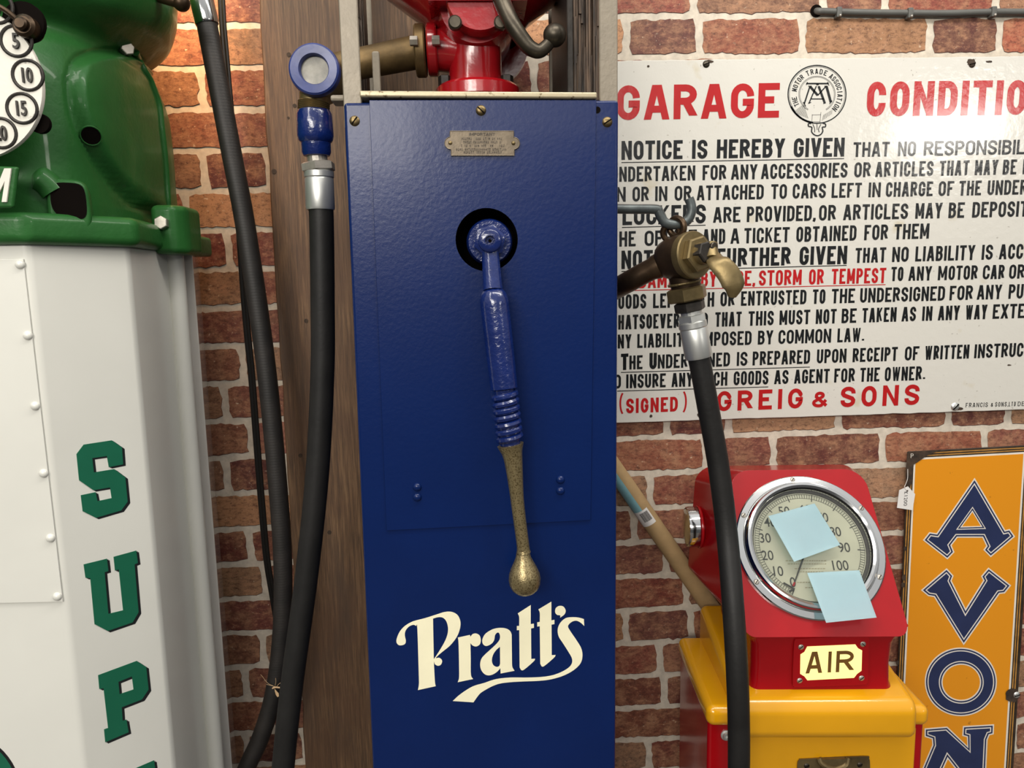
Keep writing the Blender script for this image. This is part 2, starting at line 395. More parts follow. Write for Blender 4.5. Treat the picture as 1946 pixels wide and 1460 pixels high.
def ribbon(pts, t, closed):
    pts = [Vector(p) for p in pts]; cl = [pts[0]]
    for p in pts[1:]:
        if (p - cl[-1]).length > 1e-4: cl.append(p)
    if closed and (cl[0] - cl[-1]).length < 1e-4: cl.pop()
    n = len(cl); L = []; R = []
    for i in range(n):
        a = cl[i - 1] if (i > 0 or closed) else None; b = cl[(i + 1) % n] if (i < n - 1 or closed) else None
        d1 = (cl[i] - a).normalized() if a is not None else (b - cl[i]).normalized()
        d2 = (b - cl[i]).normalized() if b is not None else d1
        n1 = Vector((-d1.y, d1.x)); n2 = Vector((-d2.y, d2.x)); m = n1 + n2; k = max(.5, m.dot(n1)); m = m * (t / 2 / k)
        L.append(cl[i] + m); R.append(cl[i] - m)
    q = [(L[i], L[(i + 1) % n], R[(i + 1) % n], R[i]) for i in range(n if closed else n - 1)]
    return q
def word_quads(text, width, t=.2, gap=.13, q=.26, wide=1.0):
    """quads for a word: cap height 1, given total width (in cap heights)"""
    gl = []; fixed = 0; var = 0
    for ch in text:
        if ch == ' ': gl.append((None, .34, None)); var += .34; continue
        wd, st = glyph(ch, q); gl.append((ch, wd, st))
        if wd == 0: fixed += t
        else: fixed += t; var += wd
    fixed += gap * (len(text) - 1)
    s = max(.2, (width - fixed) / var) if var > 0 else 1
    x = 0; out = []
    for ch, wd, st in gl:
        if ch is None: x += wd * s + gap; continue
        wn = wd * s
        mp = lambda p, x=x, wn=wn: Vector((x + t / 2 + p[0] * wn, t / 2 + p[1] * (1 - t)))
        if wd == 0: mp = lambda p, x=x: Vector((x + t / 2 + (p[0] - .5) * t, t / 2 + p[1] * (1 - t)))
        for si, k in enumerate(st):
            mark = len(out)
            if k[0] == 'd':
                a, b = mp(k[1]), mp(k[2])
                if b.y < a.y: a, b = b, a
                e = t / 2; sl = (b.x - a.x) / max(.05, b.y - a.y)
                ya = a.y - e if k[1][1] in (0, 1) else a.y; yb = b.y + e if k[2][1] in (0, 1) else b.y
                h = t * (.36 if ch in 'NMWK' else .5) * min(1.6, math.sqrt(1 + sl * sl)); xa, xb = a.x, b.x
                out.append((Vector((xa - h, ya)), Vector((xa + h, ya)), Vector((xb + h, yb)), Vector((xb - h, yb))))
            else:
                pts = [mp(p) for p in k[1]]
                if not k[2] and len(pts) >= 2:  # square ends reach the cap line
                    for idx, nb in ((0, 1), (-1, -2)):
                        src = k[1][idx]; dv = (pts[idx] - pts[nb]).normalized()
                        if ch not in '(),.&CGSJ' : pts[idx] = pts[idx] + dv * (t / 2 if abs(dv.y) > .9 and src[1] in (0, 1) else (t / 2 if abs(dv.x) > .9 and src[0] in (0, 1) and ch in 'ELFZT' else 0))
                out += ribbon(pts, t, k[2])
            out[mark:] = [tuple(Vector((v.x, v.y, si * 4 + qi * .3)) for v in q4) for qi, q4 in enumerate(out[mark:])]
        x += (t if wd == 0 else wn + t) + gap
    return out
def lettering(bm, text, x0, x1, yl, yr, cap, pt, n, t=.2, mi=0, thick=.0003, gap=.13, q=.26, lift=0):
    """a word from picture x0 to x1, baseline yl..yr, cap height in px, laid on a plane"""
    n = Vector(n).normalized(); p0 = Vector(pt) + n * (thick + lift)
    for qd in word_quads(text, (x1 - x0) / cap, t, gap, q):
        P = []
        for v in qd:
            px = x0 + v.x * cap; f = (px - x0) / max(1, x1 - x0); P.append(UP(px + (px - 1120) / 9990 * v.y * cap, yl + (yr - yl) * f - v.y * cap, p0 + n * (v.z * .00002), n))
        try: quad(bm, P, mi)
        except ValueError: pass
def font_mesh(body, bold=0.0, ext=0.0):
    c = bpy.data.curves.new('tmp', 'FONT'); c.body = body; c.size = 1; c.offset = bold; c.extrude = ext; c.align_x = 'CENTER'; c.resolution_u = 4
    return curve_mesh(c)

# ------------------------------------------------------------------ small fixings
def slot_screw(name, pos, n, r, m, parent, ang=.6, dome=.45, label=None):
    n = Vector(n).normalized(); bm = B(); x, y, z = frame(n); a = ang
    d = x * math.cos(a) + y * math.sin(a); e = n.cross(d); h = r * dome
    lathe(bm, [(r, -r * .2), (r, .1 * h), (r * .85, h * .55), (r * .5, h * .9), (0, h)], pos, n, 24)
    p = Vector(pos) + n * (h * .55)
    w2 = r * .12; L = r * .86
    prism(bm, [p - d * L - e * w2, p + d * L - e * w2, p + d * L + e * w2, p - d * L + e * w2], n * h * .52, 1)  # near-black bar, the slot's shade put into its colour
    return obj(name, bm, [m, M['dark']], parent, label)
def rivet(name, pos, n, r, m, parent, h=.6):
    bm = B(); lathe(bm, [(r, -r * .1), (r * .98, .12 * r), (r * .8, h * r * .6), (r * .45, h * r * .92), (0, h * r)], pos, n, 16)
    return obj(name, bm, m, parent)
def hexbolt(name, pos, n, r, h, m, parent, phase=0):
    bm = B(); hexnut(bm, r, -h * .2, h, pos, n, .12, 0, phase); return obj(name, bm, m, parent, smooth=False)

# ================================================================== THE ROOM
FY = (0, -1, 0)                                # normal of everything that faces the room
bm = B()
quad(bm, [(-2.2, 0, 0), (2.4, 0, 0), (2.4, 0, 2.75), (-2.2, 0, 2.75)], 0)
cl = bm.loops.layers.float_color.new('brick')
Z0, PIT, REP = 1.8808, .0662, .53
ROWS = [  # joints from the repeat's start, colour of the brick that begins there
    [(.077, (146, 116, 92)), (.27, (128, 72, 60)), (.474, (128, 82, 64))],
    [(.042, (122, 74, 60)), (.24, (132, 88, 72)), (.43, (136, 98, 74))],
    [(.082, (124, 76, 66)), (.30, (120, 66, 56)), (.503, (134, 84, 64))],
    [(.035, (104, 58, 52)), (.143, (136, 70, 58)), (.34, (138, 100, 78))],
    [(.0, (174, 128, 92)), (.225, (108, 66, 58)), (.35, (148, 84, 64))],
    [(.067, (118, 62, 52)), (.29, (140, 96, 76)), (.45, (112, 58, 50))],
    [(.09, (130, 76, 60)), (.30, (104, 56, 50)), (.414, (158, 122, 92))],
    [(-.03, (108, 60, 52)), (.177, (128, 76, 58)), (.373, (132, 78, 66))]]
rb = random.Random(3)
def brick(x0, x1, z0, z1, rgb):
    g = .0065; x0 += g; x1 -= g; z0 += g * .85; z1 -= g * .85; pts = []
    def edge(ax, az, bx, bz):
        L = math.hypot(bx - ax, bz - az); n = max(3, int(L / .0075)); nx, nz = (bz - az) / L, -(bx - ax) / L; wv = rb.uniform(-.0012, .0012)
        for i in range(n):
            t = i / n; k = rb.gauss(0, .0009) + wv * math.sin(t * PI * 2 + wv * 4000) - (.0022 if t < .001 else 0) * 0
            pts.append((ax + (bx - ax) * t + nx * k, az + (bz - az) * t + nz * k))
    c = .004
    edge(x0 + c, z0, x1 - c, z0); edge(x1, z0 + c, x1, z1 - c); edge(x1 - c, z1, x0 + c, z1); edge(x0, z1 - c, x0, z0 + c)
    j = rb.gauss(1, .07); c4 = (*s2l(tuple(min(255, v * j) for v in rgb)), 1)
    if z0 < 0.02 or z1 > 2.75: return
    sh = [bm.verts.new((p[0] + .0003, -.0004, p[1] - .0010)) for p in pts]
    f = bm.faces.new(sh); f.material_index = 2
    f = bm.faces.new([bm.verts.new((p[0], -.0008, p[1])) for p in pts]); f.material_index = 1
    for lp in f.loops: lp[cl] = c4
def wall_half(xa, xb, zoff, phase):
    for k in range(-14, 30):
        z1 = Z0 - k * PIT + zoff; z0 = z1 - PIT; row = ROWS[(k + phase) % 8]
        for n in range(-6, 8):
            st = -.487 if xa < 0 else .36
            for i, (r, c) in enumerate(row):
                a = st + r + n * REP; b = st + n * REP + (row[i + 1][0] if i < 2 else row[0][0] + REP)
                a, b = max(a, xa - .02), min(b, xb + .02)
                if b - a > .03: brick(a, b, z0, z1, c)
wall_half(-2.15, -.12, 0, 0)
wall_half(-.12, 2.35, PIT * .19, 4)
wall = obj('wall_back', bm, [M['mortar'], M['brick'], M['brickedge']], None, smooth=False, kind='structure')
bm = B(); box(bm, -2.2, 2.4, -3.6, 0.0, -.05, 0)
obj('floor', bm, M['floor'], None, smooth=False, kind='structure')

# ------------------------------------------------------------------ timber board behind the blue pump
YB = -.034
bm = B()
xl = U(535, 730, YB).x; xr = U(872, 60, YB).x
n = 46; L = []; R_ = []; rw = random.Random(5)
for i in range(n + 1):
    z = 2.45 * i / n; t = min(1, max(0, (z - .5) / 1.4)); x = U(580, 1460, YB).x * (1 - t) + U(490, 0, YB).x * t
    L.append((x + rw.gauss(0, .0012), z)); R_.append((xr + rw.gauss(0, .001), z))
out = L + R_[::-1]
prism(bm, [(x, YB, z) for x, z in out], (0, -YB - .002, 0))
bevel(bm, .0025, 1, ang=60)
board = obj('timber_board', bm, M['wood'], None, ang=50)
tag(board, 'wide brown stained timber board fixed upright on the brick wall behind the blue pump', 'board')
for (px, py, rr) in [(549, 104, 4), (560, 201, 3.5), (548, 224, 2.2), (521, 326, 4.5), (582, 610, 4), (571, 866, 4), (626, 1012, 4)]:
    bm = B(); r = rr / pxm(YB); lathe(bm, [(r, 0), (r, .0006), (0, .0005)], U(px, py, YB - .0002), FY, 14)
    obj('nail_hole', bm, M['rust'], board)

# ================================================================== BLUE PUMP
YF = -.378
tl, tr_, bl, br = (U(652, 189, YF), U(1176, 194, YF), U(708, 1460, YF), U(1170, 1460, YF))
def down(a, b, z): t = (z - a.z) / (b.z - a.z); return a + (b - a) * t
ztop = (tl.z + tr_.z) / 2
pump = thing('petrol_pump', 'tall blue cabinet petrol pump with cream lettering and a crank handle, in the middle', 'petrol pump', ((tl.x + tr_.x) / 2, -.22, 0))
F0, F1, F2, F3 = down(tl, bl, .0), down(tr_, br, .0), down(tr_, br, ztop), down(tl, bl, ztop)
YBK = -.07
def back(p): return Vector((p.x, YBK, p.z))
bm = B(); hexa(bm, [F0, F1, F2, F3], [back(F0), back(F1), back(F2), back(F3)]); bevel(bm, .0045, 3)
# round access hole cut in the front
hc = U(925, 456, YF); hr = 58 / pxm(YF)
cab = obj('cabinet', bm, M['blue'], pump)
bm = B(); TP = [U(702, 191, YF), U(735, 1008, YF), U(1122, 988, YF), U(1133, 191, YF)]
prism(bm, TP, (0, -.0022, 0)); bevel(bm, .0008, 2)
pan = obj('front_panel', bm, M['blue'], pump)
def cut_hole(target, pos, axis, r, depth):
    b2 = B(); cyl(b2, r, -depth, .02, pos - Vector((0, 0, 0)), axis, 48)
    cut = obj('cutter', b2, M['dark'], None)
    target.modifiers.clear()
    md = target.modifiers.new('hole', 'BOOLEAN'); md.object = cut; md.operation = 'DIFFERENCE'; md.solver = 'EXACT'
    bpy.context.view_layer.update()
    me = bpy.data.meshes.new_from_object(target.evaluated_get(bpy.context.evaluated_depsgraph_get()))
    target.modifiers.clear(); old = target.data; target.data = me; bpy.data.meshes.remove(old); bpy.data.objects.remove(cut)
    me.set_sharp_from_angle(angle=math.radians(35)); target.modifiers.new('weighted_normal', 'WEIGHTED_NORMAL').keep_sharp = True
for o_ in (cab, pan): cut_hole(o_, hc, FY, hr, .075)
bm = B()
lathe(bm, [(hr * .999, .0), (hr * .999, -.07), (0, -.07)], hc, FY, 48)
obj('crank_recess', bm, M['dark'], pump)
YP = YF - .0022
for px, py, a in [(674, 230, .9), (914, 210, -.75), (1154, 232, .55)]:
    slot_screw('brass_screw', U(px, py, YF if px != 914 else YP), FY, 9.4 / pxm(YF), M['brassscrew'], pump, a)
bm = B(); cyl(bm, 6 / pxm(YF), 0, .0006, U(1135, 209, YF), FY, 16); obj('screw_hole', bm, M['dark'], pump)  # flat disc, hole shade painted near-black
for px, py in [(793, 926), (793, 945), (1065, 912), (1065, 933)]:
    rivet('rivet', U(px, py, YP), FY, 8.6 / pxm(YF), M['blue'], pump, .7)

# maker's notice plate
def R2(x, y): return (840 + x / 12.1625, 235 + y / 12.16)
pl = [R2(*p) for p in [(185, 172), (1655, 172), (1655, 318)] + [(1655 + 140 * math.sin(a), 455 - 140 * math.cos(a)) for a in [.3 + i * .25 for i in range(11)]] + [(1668, 592), (1668, 735), (212, 738), (208, 592)] + [(205 - 142 * math.sin(a), 450 + 142 * math.cos(a)) for a in [.3 + i * .25 for i in range(11)]] + [(185, 312)]]
bm = B(); painted(bm, [pl], (0, YP, 0), FY, .0018)
plate = obj('notice_plate', bm, M['plate'], pump, smooth=False)
bm = B()
for a, b in zip(pl, pl[1:] + pl[:1]):
    tube(bm, [U(*a, YP - .0018), U(*b, YP - .0018)], .00045, 6)
obj('plate_rim', bm, M['plate'], plate)
bm = B(); yy = YP - .0019
lettering(bm, 'IMPORTANT', R2(630, 0)[0], R2(1225, 0)[0], R2(0, 276)[1], R2(0, 276)[1], 5.4, (0, yy, 0), FY, .2)
rl = random.Random(11)
for (xa, xb, yb) in [(455, 1405, 376), (495, 1380, 456), (445, 1450, 540), (330, 1540, 626), (505, 1390, 694)]:
    x = xa
    while x < xb:
        wd = rl.choice([30, 34, 38]); x1 = min(xb, x + wd)
        if rl.random() > .13:
            k = rl.random(); h0, h1 = yb, yb - 58
            a = R2(x, h0); b = R2(x1 - 12, h1)
            P = lambda px, py: U(px, py, yy - .0002)
            for (ax, bx) in ((0, .32), (.62, 1)) if k < .6 else ((.3, .75),):
                quad(bm, [P(a[0] + (b[0] - a[0]) * ax, a[1]), P(a[0] + (b[0] - a[0]) * bx, a[1]), P(a[0] + (b[0] - a[0]) * bx, b[1]), P(a[0] + (b[0] - a[0]) * ax, b[1])])
            ym = a[1] + (b[1] - a[1]) * rl.choice([.1, .5, .9])
            quad(bm, [P(a[0], ym + .5), P(b[0], ym + .5), P(b[0], ym - .5), P(a[0], ym - .5)])
        x = x1 + 6
obj('engraving', bm, M['plateink'], plate, smooth=False)
for px, py in [R2(190, 445), R2(1650, 450)]: rivet('plate_pin', U(px, py, YP - .0018), FY, 3.8 / pxm(YF), M['brass'], plate, .8)

# crank handle -------------------------------------------------------
hub = U(931, 458, YF - .02)
K = pxm(YF - .02)
bm = B()
lathe(bm, [(0, -.06), (44 / K, -.06), (44 / K, -.024), (40 / K, -.018), (0, -.018)], hub, FY, 40)
hexnut(bm, 31 / K, -.018, -.002, hub, FY, .12, 0, .3)
lathe(bm, [(22 / K, -.002), (22 / K, .006), (19 / K, .008), (9 / K, .008), (9 / K, .004), (3 / K, .004)], hub, FY, 28)
cyl(bm, 3.2 / K, .002, .0045, hub, FY, 12, 1)
A_, Bx, Cx, Dx = U(931, 470, YF - .012), U(937, 552, YF - .026), U(958, 740, YF - .034), U(970, 845, YF - .036)
d1 = (Bx - A_).normalized()
tube(bm, [A_, A_ + d1 * .02, Bx], [.0105, .0112, .0122], 12)
ax = (Cx - Bx).normalized(); L1 = (Cx - Bx).length; r1 = 28.5 / pxm(YF - .03)
lathe(bm, [(0, -.002), (r1 * .62, -.001), (r1 * .86, .004), (r1 * .98, .011), (r1, .018), (r1 * .98, L1 * .6), (r1 * .95, L1 - .001), (r1 * .85, L1), (0, L1)], Bx, ax, 10, 0)
crank = obj('crank_handle', bm, [M['blue_cast'], M['dark']], pump, ang=50)
ax2 = (Dx - Cx).normalized(); L2 = (Dx - Cx).length
bm = B(); pr = []; nco = 7; rc = 27 / pxm(YF - .035)
turns = []; xx, yv, zz = frame(ax2)
for i in range(nco * 22 + 1):
    a = 2 * PI * i / 22; turns.append(Cx + ax2 * (.004 + (L2 - .008) * i / (nco * 22)) + (xx * math.cos(a) + yv * math.sin(a)) * (rc * .76))
tube(bm, turns, rc * .25, 8); cyl(bm, rc * .74, 0, L2, Cx, ax2, 20)
obj('coil_spring', bm, M['blue_cast'], crank)
E1, E2 = U(984, 960, YF - .037), U(997, 1097, YF - .037)
kk = pxm(YF - .037)
bm = B(); pts = cr([Dx, U(976, 880, YF - .037), E1, U(993, 1030, YF - .037), U(995, 1050, YF - .037)], 6)
rads = []
for i in range(len(pts)):
    t = i / (len(pts) - 1)
    rads.append((26 * (1 - t / .14) + 20 * (t / .14) if t < .14 else 20 * (1 - (t - .14) / .3) + 13.5 * (t - .14) / .3 if t < .44 else 13.5 - 1 * math.sin((t - .44) / .56 * PI) + 1.0 * max(0, (t - .88) / .12) ** 2) / kk)
tube(bm, pts, rads, 24)
rb_ = 32 / kk; d3 = Vector((.04, 0, -1)).normalized(); cB = U(997, 1101, YF - .037)
lathe(bm, [(13.5 / kk, -1.72 * rb_), (15.5 / kk, -1.42 * rb_), (20 / kk, -1.1 * rb_), (26 / kk, -.72 * rb_), (30.5 / kk, -.35 * rb_), (32 / kk, .02 * rb_), (30.5 / kk, .36 * rb_), (26 / kk, .65 * rb_), (18 / kk, .88 * rb_), (9 / kk, .98 * rb_), (0, 1.0 * rb_)], cB, d3, 32)
obj('crank_knob', bm, M['knob'], crank, 'pitted brass grip with a round end')

# painted name ---------------------------------------------------------
a_ = lambda x, y: (740 + x / 6.635, 1130 + y / 6.636)
b_ = lambda x, y: (920 + x / 6.635, 1130 + y / 6.636)
def sm(pts, f, n=4):                            # smooth closed outline; a point given with a third value is a corner
    P = [Vector(p[:2]) for p in pts]; c = [len(p) > 2 for p in pts]; N = len(P); out = []
    for i in range(N):
        p1, p2 = P[i], P[(i + 1) % N]; p0 = P[i - 1] if not c[i] else p1 * 2 - p2; p3 = P[(i + 2) % N] if not c[(i + 1) % N] else p2 * 2 - p1
        if c[i] and c[(i + 1) % N]: out.append(f(*p1)); continue
        for k in range(n):
            t = k / n; v = .5 * ((2 * p1) + (p2 - p0) * t + (2 * p0 - 5 * p1 + 4 * p2 - p3) * t * t + (3 * p1 - p0 - 3 * p2 + p3) * t ** 3)
            out.append(f(*v))
    return out
P_out = sm([(360, 1207, 1), (372, 1130), (370, 1000), (352, 430), (335, 398), (300, 384), (245, 408), (203, 460), (195, 520), (207, 580), (200, 620), (165, 640), (120, 640), (92, 610), (92, 560), (130, 470), (200, 395), (300, 340), (450, 300), (600, 252), (700, 222), (790, 222), (860, 262), (895, 340), (890, 430), (850, 535), (770, 640), (680, 715), (620, 765), (585, 805), (625, 800), (658, 822), (664, 855), (645, 890), (610, 900), (575, 882), (562, 850), (568, 1000), (575, 1110), (584, 1158, 1)], a_)
P_in = sm([(550, 306, 1), (610, 288), (670, 292), (715, 335), (738, 410), (735, 490), (705, 580), (650, 680), (590, 775), (560, 818, 1)], a_)
r_ = sm([(862, 1108, 1), (878, 1050), (878, 900), (872, 620), (864, 545, 1), (1015, 512, 1), (1022, 535, 1), (1050, 502), (1095, 494), (1138, 520), (1153, 575), (1140, 630), (1095, 657), (1050, 645), (1022, 615, 1), (1026, 800), (1028, 1010), (1055, 1068, 1)], a_)
a_out = sm([(383, 964, 1), (358, 920), (352, 880, 1), (348, 510, 1), (330, 465), (280, 432), (200, 423), (110, 440), (25, 490), (-12, 540), (-24, 590), (-10, 632), (30, 651), (90, 625), (125, 580), (140, 510), (175, 480), (198, 510), (195, 570), (150, 630), (70, 705), (5, 765), (-35, 815), (-50, 880), (-38, 950), (5, 1005), (60, 1022), (120, 1005), (170, 970), (205, 930, 1), (208, 998, 1)], b_)
a_in = sm([(200, 660, 1), (150, 705), (112, 765), (98, 835), (115, 890), (155, 915), (190, 905), (202, 870, 1)], b_)
t1 = sm([(425, 240, 1), (588, 135, 1), (588, 375, 1), (628, 370, 1), (628, 422, 1), (592, 430, 1), (595, 815, 1), (643, 813, 1), (625, 845), (510, 945), (470, 955), (448, 920, 1), (443, 450, 1), (413, 452, 1), (413, 400, 1), (442, 398, 1), (442, 290)], b_)
t2 = sm([(685, 190, 1), (848, 92, 1), (848, 328, 1), (887, 322, 1), (887, 374, 1), (850, 382, 1), (853, 768, 1), (902, 765, 1), (880, 800), (770, 895), (730, 910), (708, 875, 1), (702, 402, 1), (670, 405, 1), (670, 353, 1), (702, 348, 1), (702, 235)], b_)
apo = sm([(960, 293, 1), (958, 265), (920, 258), (896, 225), (905, 172), (950, 146), (1000, 155), (1028, 200), (1015, 250)], b_)
s_ = sm([(1262, 398, 1), (1215, 355), (1160, 332), (1100, 350), (1058, 400), (1085, 460), (1160, 570), (1225, 680), (1240, 780), (1215, 870), (1130, 955), (1000, 1025), (850, 1070), (700, 1090), (500, 1098), (330, 1108), (200, 1125), (100, 1160), (0, 1215), (-60, 1260), (-135, 1362, 1), (-395, 1345, 1), (-300, 1260), (-150, 1165), (0, 1118), (150, 1070), (330, 1050), (550, 1050), (750, 1040), (900, 1010), (1030, 950), (1100, 885), (1108, 810), (1060, 720), (990, 610), (940, 530), (928, 440), (960, 360), (1030, 300), (1120, 288), (1200, 295), (1258, 312, 1)], b_)
bm = B()
for lp in ([P_out, P_in], [r_], [a_out, a_in], [t1], [t2], [apo], [s_]): painted(bm, lp, (0, YF, 0), FY, .0003)
obj('name_lettering', bm, M['cream'], pump, 'flowing cream lettering', smooth=False)

# open top: uprights, rail, shutters ------------------------------------
def zrange(py, Y=YF): return U(900, py, Y).z
ZT = 2.02
up = [U(645, 0, YF + .002), U(682, 0, YF + .002), U(650, 186, YF + .002), U(684, 186, YF + .002)]
xa, xb = (up[0].x + up[2].x) / 2, (up[1].x + up[3].x) / 2
def upright(x0, x1, y0, y1, z0, inner):
    bm = B(); t = .004
    box(bm, x0, x1, y0, y0 + t, z0, ZT)
    if inner: box(bm, (x0 if inner < 0 else x1 - t), (x0 + t if inner < 0 else x1), y0 + t, y1, z0, ZT)
    bevel(bm, .0012, 1); return obj('frame_upright', bm, M['hammer'], pump)
upright(xa, xb, YF + .002, YF + .03, ztop - .03, -1)
xc, xd = U(1139, 60, YF + .002).x, U(1174, 60, YF + .002).x
upright(xc, xd, YF + .002, YF + .03, ztop - .03, 1)
x2, x3 = U(694, 60, -.095).x, U(708, 60, -.095).x
upright(x2 - .02, x3, -.1, -.075, ztop - .02, -1)
upright(xd - .055, xd - .03, -.1, -.075, ztop - .02, 1)
bm = B(); xs0, xs1 = U(707, 130, -.29).x, U(722, 130, -.29).x
box(bm, xs0, xs1, -.29, -.284, ztop - .01, U(715, 96, -.29).z); bevel(bm, .003, 2)
obj('pipe_bracket', bm, M['hammer'], pump)
bm = B(); q0, q1 = U(683, 179, YF - .004), U(1135, 182, YF - .004)
hexa(bm, [(q0.x, YF - .004, q0.z - .003), (q1.x, YF - .004, q1.z - .003), (q1.x, YF - .004, q1.z + .0045), (q0.x, YF - .004, q0.z + .0045)],
     [(q0.x, YF + .012, q0.z - .006), (q1.x, YF + .012, q1.z - .006), (q1.x, YF + .012, q1.z + .004), (q0.x, YF + .012, q0.z + .004)]); bevel(bm, .0022, 3)
obj('front_rail', bm, M['rail'], pump, 'worn bright rail across the top')
bm = B(); box(bm, F3.x + .012, F2.x - .012, YF + .012, YBK - .005, ztop - .004, ztop + .003)
obj('top_tray', bm, M['blackiron'], pump)
bm = B(); p = U(646, 189, YF + .03); box(bm, p.x - .012, p.x + .006, YF + .03, YF + .06, p.z - .002, p.z + .006); bevel(bm, .003, 2)
obj('lug', bm, M['hammer'], pump)
rs = random.Random(4)
def shutter(x0, x1, y0, y1, zb, nm):
    bm = B(); n = 11
    for i in range(n):
        xa_ = x0 + (x1 - x0) * i / n; zc = zb + rs.uniform(0, .008)
        z = zb
        while z < ZT:
            h = rs.uniform(.05, .16); o = rs.uniform(-.004, .004)
            box(bm, xa_, xa_ + (x1 - x0) / n * rs.uniform(.7, 1.05), y0 + o + .01 * i / n, y1, z, min(ZT, z + h)); z += h * .97
    return obj(nm, bm, M['fibre'], pump, smooth=False)
sx0, sx1 = U(1089, 90, -.30).x, U(1140, 90, -.30).x
shutter(sx0, sx1, -.31, -.12, ztop + .002, 'rough_timber_side')
bm = B(); ex0, ex1 = U(1077, 90, -.3).x, U(1089, 90, -.3).x; box(bm, ex0, ex1, -.305, -.12, ztop + .002, ZT); bevel(bm, .001, 1)
obj('side_edge_strip', bm, M['blackiron'], pump)
lx0, lx1 = U(681, 60, -.16).x, U(692, 60, -.16).x
shutter(lx0, lx1, -.165, -.12, ztop + .004, 'rough_timber_side')

# red hand-pump head inside the open top ---------------------------------
YR = -.225; kr = pxm(YR)
rc0 = U(908, 160, YR)
bm = B()
zf0, zf1 = U(908, 172, YR - .06).z - .004, U(908, 150, YR - .06).z
cyl(bm, 76 / kr, 0, zf1 - zf0 + .004, (rc0.x, YR, zf0), (0, 0, 1), 40, 0, .004)
nx = U(903, 120, YR).x; zb0 = zf1
body_c = U(905, 32, YR); rbod = 66 / kr
lathe(bm, [(58 / kr, 0), (50 / kr, .006), (48 / kr, .02), (48 / kr, .06), (54 / kr, .085)], (nx, YR, zb0), (0, 0, 1), 32)
lathe(bm, [(0, -.085), (rbod * 1.02, -.085), (rbod * 1.08, -.07), (rbod * 1.1, .0), (rbod, .03), (rbod * .95, .045), (0, .045)], body_c, FY, 40)      # drum
lathe(bm, [(0, .03), (rbod * .86, .03), (rbod * .86, .066), (rbod * .82, .07), (0, .07)], body_c + Vector((0.004, 0, .002)), FY, 40)          # cover
lathe(bm, [(rbod * 1.14, -.10), (rbod * 1.18, -.10), (rbod * 1.18, -.086), (0, -.086)], body_c + Vector((.018, 0, -.01)), FY, 40)
zt0 = U(905, 14, YR - .05).z
hexa(bm, [(body_c.x - .062, YR - .075, zt0), (body_c.x + .066, YR - .075, zt0), (body_c.x + .066, YR + .06, zt0), (body_c.x - .062, YR + .06, zt0)],
     [(body_c.x - .062, YR - .075, zt0 + .02), (body_c.x + .066, YR - .075, zt0 + .02), (body_c.x + .066, YR + .06, zt0 + .02), (body_c.x - .062, YR + .06, zt0 + .02)])
lathe(bm, [(.058, -.02), (.075, .005), (.135, .052), (.14, .06), (0, .06)], (body_c.x, YR + .03, zt0), (0, 0, 1), 40)
fl = U(822, 95, YR); elb = cr([fl + Vector((-.004, 0, 0)), U(850, 97, YR), U(885, 104, YR), U(900, 125, YR)], 6)
tube(bm, elb, [34 / kr, 34 / kr] + [36 / kr] * (len(elb) - 2), 28)
cyl(bm, 45 / kr, -9 / kr, 9 / kr, fl, (1, 0, .02), 36, 0, .002)
headr = obj('pump_head', bm, M['redcast'], pump, 'glossy red cast pump body')
for px, py, r in [(865, 47, 11.5), (951, 47, 11.5)]:
    bm = B(); cyl(bm, r / kr, 0, .012, U(px, py, YR - .066), FY, 22, 0, .002); obj('cover_bolt', bm, M['darkiron'], headr)
for px, py in [(846, 152), (962, 152)]: hexbolt('flange_bolt', Vector((U(px, py, YR).x, YR - .01, zf1)), (0, 0, 1), .0095, .017, M['blackiron'], headr)
for px, py in [(829, 77), (787, 78)]: hexbolt('flange_bolt', U(px, py, YR - .038) + Vector((-.004, 0, 0)), (1, 0, 0), .0065, .009, M['steel'], headr)
bm = B(); g0 = U(800, 97, YR); cyl(bm, 45 / kr, -10 / kr, 9 / kr, g0, (1, 0, .02), 36, 0, .002)
pa0, pa1 = U(803, 97, YR), U(618, 134, YR)
tube(bm, [pa0, pa0.lerp(pa1, .5), pa1], [29 / kr, 27 / kr, 26 / kr], 28)
obj('outlet_pipe', bm, mat('brown_brass', (104, 84, 52), .5, .6, .3, 30, .3, 120), pump, 'brown brass outlet pipe')
bm = B(); YK2 = YR - .09; kk2 = pxm(YK2)
ck = cr([U(940, -40, YK2 + .03), U(955, 5, YK2 + .01), U(975, 48, YK2), U(1000, 84, YK2), U(1014, 95, YK2), U(1026, 97, YK2), U(1038, 88, YK2), U(1050, 74, YK2)], 6)
tube(bm, ck, [16.5 / kk2 * (1 - .35 * i / (len(ck) - 1)) for i in range(len(ck))], 18)
ball(bm, 20.8 / kk2, U(1054, 67, YK2), 28); obj('ball_crank', bm, M['darkiron'], headr, 'dark iron crank with a ball end', ang=60)
